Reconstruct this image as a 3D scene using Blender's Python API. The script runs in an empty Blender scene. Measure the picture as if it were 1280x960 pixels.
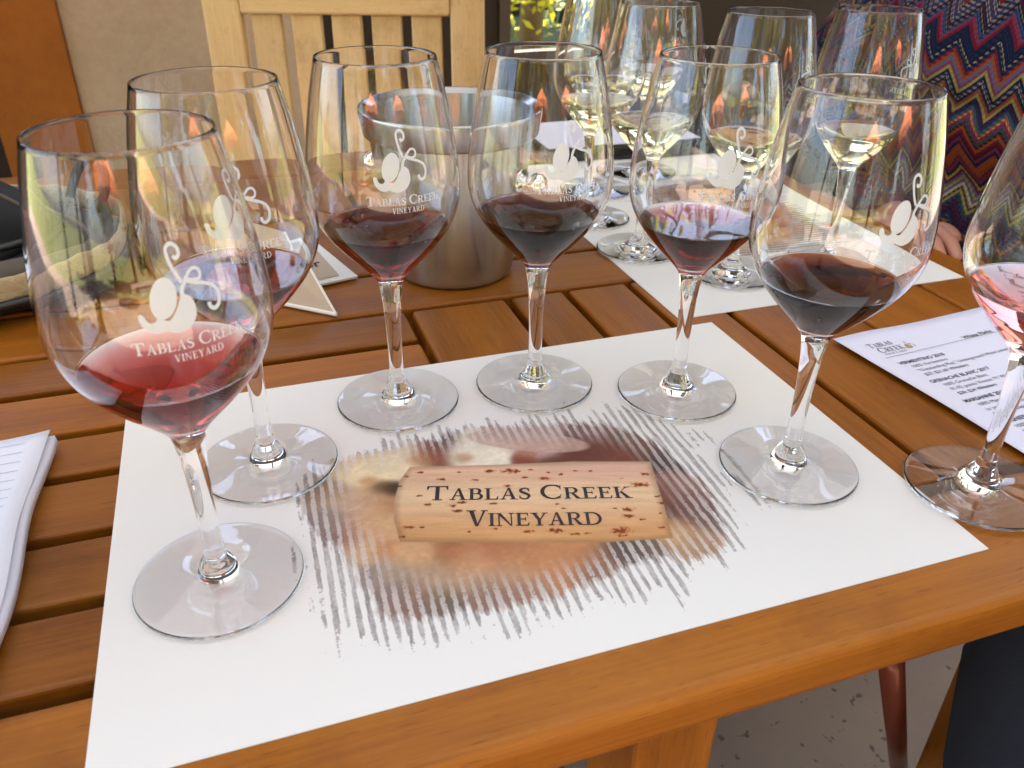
import bpy, bmesh, math, random
import numpy as np
from mathutils import Vector, Matrix
random.seed(7); rng = np.random.default_rng(7)
PI = math.pi
S = bpy.context.scene
COL = S.collection
R = math.radians

# ------------------------------------------------------------------ camera, sky, sun, exposure
cam_d = bpy.data.cameras.new('camera'); cam = bpy.data.objects.new('camera', cam_d); COL.objects.link(cam)
cr, cu, cf = Vector((.94718022, -.32050073, .0113537)), Vector((.15325825, .48345709, .86184752)), Vector((.28171178, .81458488, -.5070404))
M = Matrix((cr, cu, -cf)).transposed().to_4x4(); M.translation = Vector((-.12748505, -.36910095, .28934538))
cam.matrix_world = M
cam_d.sensor_width = 36; cam_d.lens = 36 * 1032.58 / 1280
cam_d.clip_start = .01; cam_d.clip_end = 500
cam_d.dof.use_dof = True; cam_d.dof.focus_distance = .5; cam_d.dof.aperture_fstop = 16
S.camera = cam
W = bpy.data.worlds.new('World'); S.world = W; W.use_nodes = True
SUN_EL, SUN_AZ = R(64), R(12)          # azimuth from +Y towards +X
nt = W.node_tree; sky = nt.nodes.new('ShaderNodeTexSky'); sky.sky_type = 'NISHITA'; sky.sun_disc = False
sky.sun_elevation = SUN_EL; sky.sun_rotation = SUN_AZ; sky.air_density = 1.0; sky.dust_density = 1.6; sky.ozone_density = 1.0
bg = nt.nodes['Background']; bg.inputs[1].default_value = .085
nt.links.new(sky.outputs[0], bg.inputs[0])
sun_d = bpy.data.lights.new('sun', 'SUN'); sun_d.energy = 5.0; sun_d.angle = R(.5); sun_d.color = (1, .93, .82)
sun = bpy.data.objects.new('sun', sun_d); COL.objects.link(sun)
sdir = Vector((math.sin(SUN_AZ) * math.cos(SUN_EL), math.cos(SUN_AZ) * math.cos(SUN_EL), math.sin(SUN_EL)))
sun.rotation_euler = sdir.to_track_quat('Z', 'Y').to_euler()
S.view_settings.view_transform = 'Standard'; S.view_settings.look = 'None'
S.view_settings.exposure = 3.2; S.view_settings.gamma = 1
S.render.engine = 'CYCLES'
cy = S.cycles
cy.use_denoising = True; cy.max_bounces = 20; cy.transmission_bounces = 20; cy.transparent_max_bounces = 16
cy.glossy_bounces = 8; cy.diffuse_bounces = 4; cy.caustics_reflective = False; cy.caustics_refractive = True
cy.sample_clamp_indirect = 6; cy.blur_glossy = .3

# ------------------------------------------------------------------ helpers
def tag(o, label=None, cat=None, group=None, kind=None):
    if label: o['label'] = label
    if cat: o['category'] = cat
    if group: o['group'] = group
    if kind: o['kind'] = kind
    return o

def thing(name, label, cat, loc=(0, 0, 0), rz=0, group=None):
    o = bpy.data.objects.new(name, None); COL.objects.link(o); o.empty_display_size = .05
    o.location = loc; o.rotation_euler = (0, 0, rz)
    return tag(o, label, cat, group)

def link(name, me, mat, parent=None, smooth=False):
    if mat is not None and not me.materials: me.materials.append(mat)
    if smooth:
        me.polygons.foreach_set('use_smooth', np.ones(len(me.polygons), dtype=bool))
    o = bpy.data.objects.new(name, me); COL.objects.link(o)
    if parent: o.parent = parent
    return o

class MB:
    """vertex/face collector with per-corner uv (metres along / across the grain) and a per-face tone"""
    def __init__(s): s.v = []; s.f = []; s.uv = []; s.tone = []
    def add(s, verts, faces, uv=None, tone=.5):
        b = len(s.v); s.v += [tuple(p) for p in verts]
        for i, f in enumerate(faces):
            s.f.append([b + k for k in f]); s.tone.append(tone)
            s.uv.append(uv[i] if uv else [(verts[k][0] + verts[k][2] * .7, verts[k][1] + verts[k][2]) for k in f])
        return s
    def build(s, name, mat, parent=None, smooth=False):
        me = bpy.data.meshes.new(name); me.from_pydata(s.v, [], s.f)
        ul = me.uv_layers.new(name='UVMap'); ul.data.foreach_set('uv', np.array([c for f in s.uv for q in f for c in q], dtype=np.float32))
        a = me.attributes.new('tone', 'FLOAT', 'FACE'); a.data.foreach_set('value', np.array(s.tone, dtype=np.float32))
        me.update()
        return link(name, me, mat, parent, smooth)
    def board(s, lo, hi, axis=0, bev=.0025, seg=2, mat4=None):
        """a bevelled plank; axis = the grain direction"""
        bm = bmesh.new(); bmesh.ops.create_cube(bm, size=1)
        c = [(a + b) / 2 for a, b in zip(lo, hi)]; d = [b - a for a, b in zip(lo, hi)]
        for v in bm.verts: v.co = Vector((v.co.x * d[0] + c[0], v.co.y * d[1] + c[1], v.co.z * d[2] + c[2]))
        if bev: bmesh.ops.bevel(bm, geom=bm.edges[:], offset=bev, segments=seg, affect='EDGES', profile=.5)
        bm.verts.index_update()
        ox, oy, tone = random.uniform(0, 50), random.uniform(0, 50), random.random()
        o1, o2 = [(1, 2), (0, 2), (0, 1)][axis]
        vs = [v.co.copy() for v in bm.verts]; fs = [[v.index for v in f.verts] for f in bm.faces]
        uv = [[(vs[k][axis] + ox, vs[k][o1] + vs[k][o2] * 1.3 + oy) for k in f] for f in fs]
        if mat4: vs = [mat4 @ v for v in vs]
        bm.free(); return s.add(vs, fs, uv, tone)
    def tube(s, path, rad, seg=12, caps=True, squash=None, tone=.5):
        P = [Vector(p) for p in path]; n = len(P)
        if not hasattr(rad, '__len__'): rad = [rad] * n
        vs = []; L = 0; Ls = []
        t0 = (P[1] - P[0]).normalized(); up = Vector((0, 0, 1)) if abs(t0.z) < .9 else Vector((1, 0, 0))
        nrm = (up - t0 * up.dot(t0)).normalized()
        for i in range(n):
            t = (P[min(i + 1, n - 1)] - P[max(i - 1, 0)]).normalized()
            nrm = (nrm - t * nrm.dot(t)).normalized(); b = t.cross(nrm)
            if i: L += (P[i] - P[i - 1]).length
            Ls.append(L); r = rad[i]; ra, rb = r if hasattr(r, '__len__') else (r, r)
            for k in range(seg):
                a = 2 * PI * k / seg; vs.append(P[i] + nrm * (ra * math.cos(a)) + b * (rb * math.sin(a)))
        fs = []; uv = []
        for i in range(n - 1):
            for k in range(seg):
                k2 = (k + 1) % seg; fs.append([i * seg + k, i * seg + k2, (i + 1) * seg + k2, (i + 1) * seg + k])
                r = rad[i][0] if hasattr(rad[i], '__len__') else rad[i]
                u0, u1 = 2 * PI * r * k / seg, 2 * PI * r * (k + 1) / seg
                uv.append([(u0, Ls[i]), (u1, Ls[i]), (u1, Ls[i + 1]), (u0, Ls[i + 1])])
        if caps:
            fs.append(list(range(seg))[::-1]); uv.append([(0, 0)] * seg)
            fs.append([(n - 1) * seg + k for k in range(seg)]); uv.append([(0, L)] * seg)
        return s.add(vs, fs, uv, tone)
    def lathe(s, prof, seg=64, close=False, c=(0, 0, 0), tone=.5):
        """prof: list of (r, z). r = 0 ends become poles"""
        vs = []; rows = []
        for r, z in prof:
            if r < 1e-7: rows.append([len(vs)]); vs.append((c[0], c[1], c[2] + z))
            else:
                rows.append(list(range(len(vs), len(vs) + seg)))
                vs += [(c[0] + r * math.cos(2 * PI * k / seg), c[1] + r * math.sin(2 * PI * k / seg), c[2] + z) for k in range(seg)]
        fs = []
        pr = list(zip(rows[:-1], rows[1:]))
        for a, b in pr:
            for k in range(seg):
                k2 = (k + 1) % seg
                if len(a) == 1 and len(b) == 1: continue
                if len(a) == 1: fs.append([a[0], b[k2], b[k]])
                elif len(b) == 1: fs.append([a[k], a[k2], b[0]])
                else: fs.append([a[k], a[k2], b[k2], b[k]])
        return s.add(vs, fs, None, tone)

def catmull(pts, n=8, closed=False):
    P = [np.array(p, float) for p in pts]; m = len(P); out = []
    rngi = range(m) if closed else range(m - 1)
    g = (lambda i: P[i % m]) if closed else (lambda i: P[min(max(i, 0), m - 1)])
    for i in rngi:
        p0, p1, p2, p3 = g(i - 1), g(i), g(i + 1), g(i + 2)
        for k in range(n):
            t = k / n
            out.append(.5 * ((2 * p1) + (-p0 + p2) * t + (2 * p0 - 5 * p1 + 4 * p2 - p3) * t * t + (-p0 + 3 * p1 - 3 * p2 + p3) * t ** 3))
    if not closed: out.append(P[-1])
    return out

def copy_tree(o, parent=None):
    c = o.copy(); COL.objects.link(c); c.parent = parent
    for ch in list(o.children): copy_tree(ch, c)
    return c

# ------------------------------------------------------------------ materials
def mat(name, color=(.8, .8, .8), rough=.5, metal=0, spec=.5, **kw):
    m = bpy.data.materials.new(name); m.use_nodes = True; b = m.node_tree.nodes['Principled BSDF']
    b.inputs['Base Color'].default_value = (*color, 1); b.inputs['Roughness'].default_value = rough
    b.inputs['Metallic'].default_value = metal; b.inputs['Specular IOR Level'].default_value = spec
    for k, v in kw.items(): b.inputs[k.replace('_', ' ')].default_value = v
    return m
def N(m, t, **kw):
    n = m.node_tree.nodes.new(t)
    for k, v in kw.items(): setattr(n, k, v)
    return n
def L(m, a, b): m.node_tree.links.new(a, b)
def ramp(m, stops, interp='LINEAR'):
    n = N(m, 'ShaderNodeValToRGB'); e = n.color_ramp; e.interpolation = interp
    while len(e.elements) < len(stops): e.elements.new(.5)
    for el, (p, c) in zip(e.elements, stops): el.position = p; el.color = (*c, 1)
    return n
def mapping(m, src, scale):
    n = N(m, 'ShaderNodeMapping'); n.inputs['Scale'].default_value = scale; L(m, src, n.inputs['Vector']); return n.outputs[0]
def noise(m, vec, scale, detail=4, rough=.5):
    n = N(m, 'ShaderNodeTexNoise'); n.inputs['Scale'].default_value = scale; n.inputs['Detail'].default_value = detail; n.inputs['Roughness'].default_value = rough
    if vec is not None: L(m, vec, n.inputs['Vector'])
    return n.outputs['Fac']
def math_(m, op, a, b=None):
    n = N(m, 'ShaderNodeMath', operation=op)
    for i, x in enumerate((a, b)):
        if x is None: continue
        if isinstance(x, (int, float)): n.inputs[i].default_value = x
        else: L(m, x, n.inputs[i])
    return n.outputs[0]
def mix(m, fac, a, b, blend='MIX'):
    n = N(m, 'ShaderNodeMix', data_type='RGBA', blend_type=blend)
    for sock, x in ((n.inputs[0], fac), (n.inputs[6], a), (n.inputs[7], b)):
        if isinstance(x, (int, float)): sock.default_value = x
        elif isinstance(x, tuple): sock.default_value = (*x, 1)
        else: L(m, x, sock)
    return n.outputs[2]
def bump(m, h, strength=.2, dist=.001):
    n = N(m, 'ShaderNodeBump'); n.inputs['Strength'].default_value = strength; n.inputs['Distance'].default_value = dist
    L(m, h, n.inputs['Height']); L(m, n.outputs[0], m.node_tree.nodes['Principled BSDF'].inputs['Normal'])
def out(m, sock, name='Base Color'): L(m, sock, m.node_tree.nodes['Principled BSDF'].inputs[name])

def wood(name, dark, mid, light, rough=.35, coat=.0, tonevar=.35, bumps=.15, spec=.4):
    m = mat(name, mid, rough, spec=spec); uv = N(m, 'ShaderNodeUVMap').outputs[0]
    n1 = noise(m, mapping(m, uv, (2.2, 26, 1)), 1.0, 5, .6)
    n2 = noise(m, mapping(m, uv, (14, 420, 1)), 1.0, 3, .6)
    n3 = noise(m, mapping(m, uv, (5, 5, 1)), 1.0, 2)
    f = math_(m, 'ADD', math_(m, 'MULTIPLY', n1, .62), math_(m, 'MULTIPLY', n2, .38))
    c = ramp(m, [(.30, dark), (.5, mid), (.72, light)]); L(m, f, c.inputs[0])
    at = N(m, 'ShaderNodeAttribute', attribute_name='tone')
    t = math_(m, 'ADD', math_(m, 'MULTIPLY', at.outputs['Fac'], .65), math_(m, 'MULTIPLY', n3, .35))
    tt = ramp(m, [(0, (1 - tonevar,) * 3), (1, (1 + tonevar * .5,) * 3)]); L(m, t, tt.inputs[0])
    po = noise(m, mapping(m, uv, (55, 700, 1)), 1.0, 1); pr_ = ramp(m, [(.66, (1, 1, 1)), (.74, (.55, .5, .45))]); L(m, po, pr_.inputs[0])
    st = noise(m, mapping(m, uv, (9, 9, 1)), 1.0, 6, .65); sr = ramp(m, [(.36, (.74, .70, .66)), (.48, (1, 1, 1)), (.62, (1, 1, 1)), (.74, (1.12, 1.12, 1.1))]); L(m, st, sr.inputs[0])
    cc = mix(m, .8, mix(m, 1.0, c.outputs[0], tt.outputs[0], 'MULTIPLY'), pr_.outputs[0], 'MULTIPLY'); out(m, mix(m, .75, cc, sr.outputs[0], 'MULTIPLY'))
    rr = N(m, 'ShaderNodeMapRange'); rr.inputs[3].default_value = rough * .75; rr.inputs[4].default_value = rough * 1.4; L(m, n1, rr.inputs[0]); out(m, rr.outputs[0], 'Roughness')
    bump(m, f, bumps, .0006)
    if coat:
        b = m.node_tree.nodes['Principled BSDF']; b.inputs['Coat Weight'].default_value = coat; b.inputs['Coat Roughness'].default_value = .25
    return m
M_TABLE = wood('table_wood', (.20, .058, .004), (.33, .107, .008), (.43, .155, .014), .36, 0, .40, .16, .32)
M_CHAIR = wood('pale_teak', (.68, .43, .20), (.80, .56, .30), (.85, .64, .38), .5, 0, .12)
M_DARKWOOD = wood('dark_timber', (.014, .008, .005), (.03, .016, .009), (.05, .028, .015), .6)
M_REDMETAL = mat('red_brown_metal', (.16, .035, .018), .3, .3)
def stucco(name, c1, c2, sc=90):
    m = mat(name, c1, .9); tc = N(m, 'ShaderNodeTexCoord').outputs['Object']
    f = math_(m, 'ADD', math_(m, 'MULTIPLY', noise(m, tc, 3.0, 6, .65), .6), math_(m, 'MULTIPLY', noise(m, tc, 26, 5, .65), .4)); cr_ = ramp(m, [(.36, c2), (.62, c1)]); L(m, f, cr_.inputs[0]); out(m, cr_.outputs[0]); bump(m, noise(m, tc, sc, 5, .65), .9, .006); return m
M_STUCCO = stucco('beige_stucco', (.56, .42, .31), (.44, .32, .23))
M_ORANGE = stucco('orange_plaster', (.40, .125, .010), (.30, .085, .006), 160)
def paper(name, c, fib=.02):
    m = mat(name, c, .65, spec=.3); tc = N(m, 'ShaderNodeTexCoord').outputs['Object']
    out(m, mix(m, noise(m, tc, 35, 3), c, tuple(x * (1 - fib) for x in c))); return m
M_PAPER = paper('white_paper', (.86, .85, .84)); M_MENU = paper('menu_paper', (.80, .80, .98)); M_PAD = paper('pad_paper', (.80, .82, .95))
M_INK = mat('dark_ink', (.035, .022, .028), .6); M_TEXT = mat('menu_ink', (.03, .03, .05), .6); M_TAN = mat('tan_ink', (.42, .30, .17), .6)
M_RULE = mat('ruled_line', (.42, .50, .68), .6)
M_PRINT = mat('printed_picture', (.8, .8, .8), .6, spec=.3)
a_ = N(M_PRINT, 'ShaderNodeAttribute', attribute_name='print'); out(M_PRINT, a_.outputs['Color'])
M_ETCH = mat('etched_white', (.73, .80, .93), .8, spec=.1)
def glass(name, ior=1.48, col=(1, 1, 1)):
    m = bpy.data.materials.new(name); m.use_nodes = True; t = m.node_tree; t.nodes.remove(t.nodes['Principled BSDF'])
    g = t.nodes.new('ShaderNodeBsdfGlass'); g.inputs['IOR'].default_value = ior; g.inputs['Roughness'].default_value = 0; g.inputs['Color'].default_value = (*col, 1)
    t.links.new(g.outputs[0], t.nodes['Material Output'].inputs[0]); return m
M_GLASS = glass('clear_glass', 1.47, (1, 1, 1))
def wine(name, col, dens):
    # the face attribute tone carries the refraction ratio: wine to air on top, wine to glass along the bowl
    m = glass(name, 1.34); t = m.node_tree; at = t.nodes.new('ShaderNodeAttribute'); at.attribute_name = 'tone'; t.links.new(at.outputs['Fac'], [n for n in t.nodes if n.type == 'BSDF_GLASS'][0].inputs['IOR']); a = t.nodes.new('ShaderNodeVolumeAbsorption')
    a.inputs['Color'].default_value = (*col, 1); a.inputs['Density'].default_value = dens
    t.links.new(a.outputs[0], t.nodes['Material Output'].inputs['Volume']); return m
M_WINE = {
    'light': wine('light_red_wine', (.78, .07, .05), 105), 'mid': wine('medium_red_wine', (.74, .04, .06), 115),
    'purple': wine('purple_red_wine', (.66, .02, .05), 150), 'dark': wine('dark_red_wine', (.55, .01, .03), 190),
    'rose': wine('rose_wine', (.97, .42, .34), 34), 'white': wine('white_wine', (.93, .88, .45), 22)}
def steel():
    m = mat('brushed_steel', (.50, .50, .51), .34, 1); tc = N(m, 'ShaderNodeTexCoord').outputs['Object']
    n = noise(m, mapping(m, tc, (3, 3, 900)), 1.0, 3)
    r = N(m, 'ShaderNodeMapRange'); r.inputs[3].default_value = .2; r.inputs[4].default_value = .30; L(m, n, r.inputs[0]); out(m, r.outputs[0], 'Roughness')
    bump(m, n, .12, .0004)
    m.node_tree.nodes['Principled BSDF'].inputs['Anisotropic'].default_value = .95; m.node_tree.nodes['Principled BSDF'].inputs['Anisotropic Rotation'].default_value = .25
    return m
M_STEEL = steel(); M_CHROME = mat('polished_steel', (.82, .81, .8), .06, 1)
def concrete():
    m = mat('concrete', (.2, .16, .14), .85); tc = N(m, 'ShaderNodeTexCoord').outputs['Object']
    big = noise(m, tc, 6, 5); sm = noise(m, tc, 60, 4); pn = noise(m, tc, 42, 2, .7); sel = noise(m, tc, 7, 2)
    pit = ramp(m, [(.655, (0, 0, 0)), (.70, (1, 1, 1))]); L(m, math_(m, 'ADD', pn, math_(m, 'MULTIPLY', math_(m, 'SUBTRACT', sel, .5), .28)), pit.inputs[0]); pit = pit.outputs[0]
    c = mix(m, big, (.34, .25, .185), (.22, .16, .12)); c = mix(m, math_(m, 'MULTIPLY', pit, .7), c, (.05, .042, .04)); out(m, c)
    bump(m, math_(m, 'SUBTRACT', math_(m, 'MULTIPLY', sm, .4), pit), .6, .004); return m
M_CONC = concrete()
def grassy():
    m = mat('lawn', (.1, .14, .03), .9); tc = N(m, 'ShaderNodeTexCoord').outputs['Object']
    out(m, mix(m, noise(m, tc, 1.5, 6), (.09, .13, .02), (.24, .22, .07))); return m
M_LAWN = grassy()
def leafm(name, c1, c2):
    m = mat(name, c1, .55); at = N(m, 'ShaderNodeAttribute', attribute_name='tone')
    c = mix(m, at.outputs['Fac'], c1, c2); out(m, c)
    t = m.node_tree; tr = t.nodes.new('ShaderNodeBsdfTranslucent'); L(m, c, tr.inputs[0]); mx = t.nodes.new('ShaderNodeMixShader'); mx.inputs[0].default_value = .4
    t.links.new(t.nodes['Principled BSDF'].outputs[0], mx.inputs[1]); t.links.new(tr.outputs[0], mx.inputs[2]); t.links.new(mx.outputs[0], t.nodes['Material Output'].inputs[0]); return m
def clothm():
    m = bpy.data.materials.new('diffusing_cloth'); m.use_nodes = True; t = m.node_tree; t.nodes.remove(t.nodes['Principled BSDF'])
    d = t.nodes.new('ShaderNodeBsdfDiffuse'); d.inputs[0].default_value = (.30, .295, .29, 1); r = t.nodes.new('ShaderNodeBsdfTranslucent'); r.inputs[0].default_value = (.17, .169, .168, 1)
    x = t.nodes.new('ShaderNodeMixShader'); x.inputs[0].default_value = .62; t.links.new(d.outputs[0], x.inputs[1]); t.links.new(r.outputs[0], x.inputs[2]); t.links.new(x.outputs[0], t.nodes['Material Output'].inputs[0]); return m
M_CLOTH = clothm()  # added cloth, translucency set to soften the daylight over the table
M_LEAF = leafm('tree_leaves', (.16, .18, .014), (.50, .45, .03)); M_LEAFD = leafm('shade_toned_leaves', (.008, .012, .004), (.03, .04, .01)); M_BARK = mat('bark', (.10, .07, .045), .9)  # second leaf colour is darkened so the backdrop tree reads as shaded
M_PARASOL = mat('orange_canvas', (.72, .20, .07), .8); M_POLE = mat('dark_pole', (.06, .04, .03), .5)
def denim(name, c1, c2):
    m = mat(name, c1, .85); uv = N(m, 'ShaderNodeUVMap').outputs[0]; tc = N(m, 'ShaderNodeTexCoord').outputs['Object']
    w = noise(m, mapping(m, tc, (1800, 1800, 500)), 1.0, 2); b = noise(m, tc, 14, 4)
    out(m, mix(m, math_(m, 'ADD', math_(m, 'MULTIPLY', w, .5), math_(m, 'MULTIPLY', b, .5)), c1, c2)); bump(m, math_(m, 'ADD', w, math_(m, 'MULTIPLY', b, 3)), .4, .002); return m
M_DENIM = denim('blue_denim', (.012, .022, .06), (.05, .085, .19)); M_DENIM2 = denim('dark_denim', (.005, .008, .02), (.02, .03, .07))
M_SKIN = mat('skin', (.62, .30, .22), .5, Subsurface_Weight=.15); M_HAIR = mat('brown_hair', (.05, .028, .016), .6); M_SHOE = mat('blue_canvas', (.02, .05, .2), .7); M_SHOE2 = mat('dark_leather', (.015, .017, .03), .5)
M_TEE = mat('grey_cotton', (.16, .17, .19), .9)
M_EYEW = mat('eye_white', (.8, .78, .75), .3); M_EYED = mat('eye_iris', (.05, .03, .02), .3)
M_BLACK = mat('black_fabric', (.006, .006, .008), .8); M_BLACKP = mat('black_plastic', (.01, .01, .012), .25); M_CREAM = stucco('cream_leather', (.60, .47, .31), (.40, .29, .17), 130)
M_ZIP = mat('dark_zip', (.05, .05, .055), .35, .7); M_ACR = mat('sign_card', (.56, .43, .32), .5); M_WHITE = mat('white_edge', (.85, .85, .82), .5)
M_GREYBROWN = mat('grey_leather', (.10, .085, .075), .7)

def sweater_mat():
    m = mat('zigzag_knit', (.3, .1, .1), .95, spec=.1); uv = N(m, 'ShaderNodeUVMap').outputs[0]
    sx = N(m, 'ShaderNodeSeparateXYZ'); L(m, uv, sx.inputs[0]); U, V = sx.outputs[0], sx.outputs[1]
    wob = noise(m, mapping(m, uv, (9, 9, 1)), 1.0, 2)
    U2 = math_(m, 'ADD', U, math_(m, 'MULTIPLY', wob, .02))
    tri = math_(m, 'PINGPONG', U2, .0172)                                 # zigzag period 48 mm
    q = math_(m, 'ADD', V, math_(m, 'MULTIPLY', tri, 1.45))
    st = math_(m, 'DIVIDE', q, .0047); idx = math_(m, 'FLOOR', st)
    wn = N(m, 'ShaderNodeTexWhiteNoise', noise_dimensions='1D'); L(m, math_(m, 'ADD', idx, 31.7), wn.inputs['W'])
    pal = [(0, (.008, .012, .035)), (.26, (.13, .010, .022)), (.40, (.018, .03, .085)), (.52, (.24, .06, .018)), (.60, (.06, .008, .025)), (.68, (.27, .22, .05)), (.74, (.03, .06, .065)), (.82, (.42, .34, .22)), (.87, (.16, .03, .06)), (.93, (.07, .09, .19))]
    c = ramp(m, pal, 'CONSTANT'); L(m, wn.outputs['Value'], c.inputs[0])
    wn2 = N(m, 'ShaderNodeTexWhiteNoise', noise_dimensions='1D'); L(m, math_(m, 'ADD', idx, 77.3), wn2.inputs['W'])
    c2 = ramp(m, pal, 'CONSTANT'); L(m, wn2.outputs['Value'], c2.inputs[0])
    # knit: stitches alternate between the two yarns of the row
    ka = math_(m, 'PINGPONG', math_(m, 'ADD', math_(m, 'MULTIPLY', U, 1.0), math_(m, 'MULTIPLY', q, 0.6)), .0016)
    kb = math_(m, 'PINGPONG', q, .0018)
    stitch = math_(m, 'GREATER_THAN', math_(m, 'MULTIPLY', ka, kb), 1.15e-6)
    col = mix(m, math_(m, 'MULTIPLY', stitch, .75), c.outputs[0], c2.outputs[0])
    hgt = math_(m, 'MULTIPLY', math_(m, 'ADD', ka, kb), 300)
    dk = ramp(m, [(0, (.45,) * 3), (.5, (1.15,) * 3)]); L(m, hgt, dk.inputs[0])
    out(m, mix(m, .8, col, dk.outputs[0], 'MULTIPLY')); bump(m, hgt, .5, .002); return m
M_KNIT = sweater_mat()

# ------------------------------------------------------------------ lettering: serif capitals drawn from strokes, and the built-in sans
TK, TN, SF = .165, .075, .055
def band(pts, w):
    P = [np.array(p, float) for p in pts]; n = len(P); vs = []
    if not hasattr(w, '__len__'): w = [w] * n
    for i in range(n):
        d = P[min(i + 1, n - 1)] - P[max(i - 1, 0)]; d = d / (np.linalg.norm(d) + 1e-12); q = np.array((-d[1], d[0])) * w[i] / 2
        vs += [tuple(P[i] + q), tuple(P[i] - q)]
    return vs, [[2 * i, 2 * i + 1, 2 * i + 3, 2 * i + 2] for i in range(n - 1)]
def rect(x0, y0, x1, y1): return [(x0, y0), (x1, y0), (x1, y1), (x0, y1)], [[0, 1, 2, 3]]
def quad(*p): return list(p), [[0, 1, 2, 3]]
def stem(x, w=TK, h=1, ser=.09): return [rect(x, 0, x + w, h), rect(x - ser, 0, x + w + ser, SF), rect(x - ser, h - SF, x + w + ser, h)]
def arc(cx, cy, rx, ry, a0, a1, tk=TK, tn=TN, n=18):
    pts = []; ws = []
    for i in range(n + 1):
        a = R(a0 + (a1 - a0) * i / n); pts.append((cx + rx * math.cos(a), cy + ry * math.sin(a))); ws.append(tn + (tk - tn) * abs(math.cos(a)) ** 1.5)
    return band(pts, ws)
def glyph(ch):
    if ch == 'I': return stem(.1), .365
    if ch == 'T': return [rect(.36, 0, .36 + TK, 1), rect(.25, 0, .64, SF), rect(.02, .93, .87, 1), quad((.02, .72), (.06, .72), (.12, .95), (.02, .95)), quad((.87, .72), (.83, .72), (.77, .95), (.87, .95))], .89
    if ch == 'L': return stem(.1) + [rect(.1, 0, .68, .07), quad((.70, .27), (.66, .27), (.58, .05), (.68, .05))], .72
    if ch == 'E': return stem(.1) + [rect(.1, 0, .68, .07), rect(.1, .93, .66, 1), rect(.1, .48, .52, .55), quad((.71, .25), (.67, .25), (.59, .05), (.68, .05)), quad((.67, .77), (.63, .77), (.57, .95), (.66, .95)), rect(.49, .38, .54, .65)], .75
    if ch == 'A': return [quad((.10, 0), (.18, 0), (.47, .98), (.41, 1)), quad((.60, 0), (.79, 0), (.52, 1.02), (.40, 1.02)), rect(.22, .32, .66, .385), rect(.0, 0, .30, SF), rect(.50, 0, .90, SF)], .88
    if ch == 'V': return [quad((.36, 0), (.48, 0), (.27, 1), (.08, 1)), quad((.40, 0), (.47, 0), (.77, 1), (.69, 1)), rect(-.02, 1 - SF, .38, 1), rect(.58, 1 - SF, .88, 1)], .84
    if ch == 'N': return [rect(.1, 0, .175, 1), rect(-.0, 0, .29, SF), rect(-.02, 1 - SF, .2, 1), quad((.72, 0), (.80, 0), (.24, 1), (.04, 1)), rect(.74, 0, .80, 1), rect(.63, 1 - SF, .92, 1)], .93
    if ch == 'Y': return [rect(.33, 0, .33 + TK, .5), rect(.22, 0, .61, SF), quad((.33, .42), (.50, .46), (.25, 1), (.06, 1)), quad((.43, .46), (.49, .42), (.78, 1), (.70, 1)), rect(-.04, 1 - SF, .36, 1), rect(.58, 1 - SF, .88, 1)], .83
    if ch == 'K': return stem(.1) + [quad((.26, .36), (.30, .50), (.74, 1), (.65, 1)), quad((.60, 0), (.83, 0), (.44, .60), (.33, .52)), rect(.55, 1 - SF, .85, 1), rect(.54, 0, .92, SF)], .88
    if ch == 'R': return stem(.1) + [rect(.2, .93, .45, 1), rect(.2, .47, .45, .54), arc(.43, .735, .21, .232, -92, 92), quad((.60, 0), (.83, 0), (.50, .50), (.36, .50)), rect(.60, 0, .92, SF)], .87
    if ch == 'B': return stem(.1) + [rect(.2, .93, .42, 1), rect(.2, .50, .42, .57), rect(.2, 0, .44, .07), arc(.40, .75, .19, .215, -92, 92), arc(.43, .285, .24, .25, -92, 92)], .77
    if ch == 'D': return stem(.1) + [rect(.2, .93, .42, 1), rect(.2, 0, .42, .07), arc(.40, .5, .42, .465, -93, 93)], .94
    if ch == 'C': return [arc(.50, .5, .42, .475, 48, 312, n=30), quad((.80, .66), (.84, .66), (.84, 1), (.78, .84)), quad((.80, .30), (.84, .34), (.80, .16), (.76, .16))], .90
    if ch == 'S':
        p = catmull([(.54, .80), (.46, .94), (.30, .965), (.14, .86), (.15, .68), (.30, .55), (.48, .42), (.53, .25), (.42, .07), (.24, .035), (.08, .16)], 4)
        return [band(p, [TN + (.17 - TN) * math.exp(-((i / len(p) - .5) / .22) ** 2) + .02 for i in range(len(p))]), quad((.52, .68), (.57, .68), (.56, .96), (.50, .86)), quad((.04, .32), (.09, .32), (.12, .12), (.05, .04))], .64
    return [], .4
def serif(text, h, small=.76, width=None, track=.04):
    """small capitals: the first letter of each word is full height. -> list of (verts, faces) in a frame whose origin is the left end of the baseline"""
    polys = []; x = 0
    for wd in text.split(' '):
        for i, ch in enumerate(wd):
            s = h if i == 0 and small < 1 else h * min(small, 1)
            g, adv = glyph(ch)
            for v, f in g: polys.append(([(x + a * s, b * s) for a, b in v], f))
            x += adv * s + track * h
        x += .34 * h
    tot = x - .34 * h - track * h
    if width: polys = [([(a * width / tot, b) for a, b in v], f) for v, f in polys]
    return polys
_fc = {}
def sans(text, h, bold=0.0):
    cu_ = bpy.data.curves.new('txt', 'FONT'); cu_.body = text; cu_.size = h; cu_.offset = bold * h; cu_.resolution_u = 3
    o = bpy.data.objects.new('txt', cu_); COL.objects.link(o); dg = bpy.context.evaluated_depsgraph_get(); dg.update()
    me = o.evaluated_get(dg).to_mesh()
    r = ([(v.co.x, v.co.y) for v in me.vertices], [list(p.vertices) for p in me.polygons])
    o.evaluated_get(dg).to_mesh_clear(); bpy.data.objects.remove(o); bpy.data.curves.remove(cu_)
    return [r]
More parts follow.
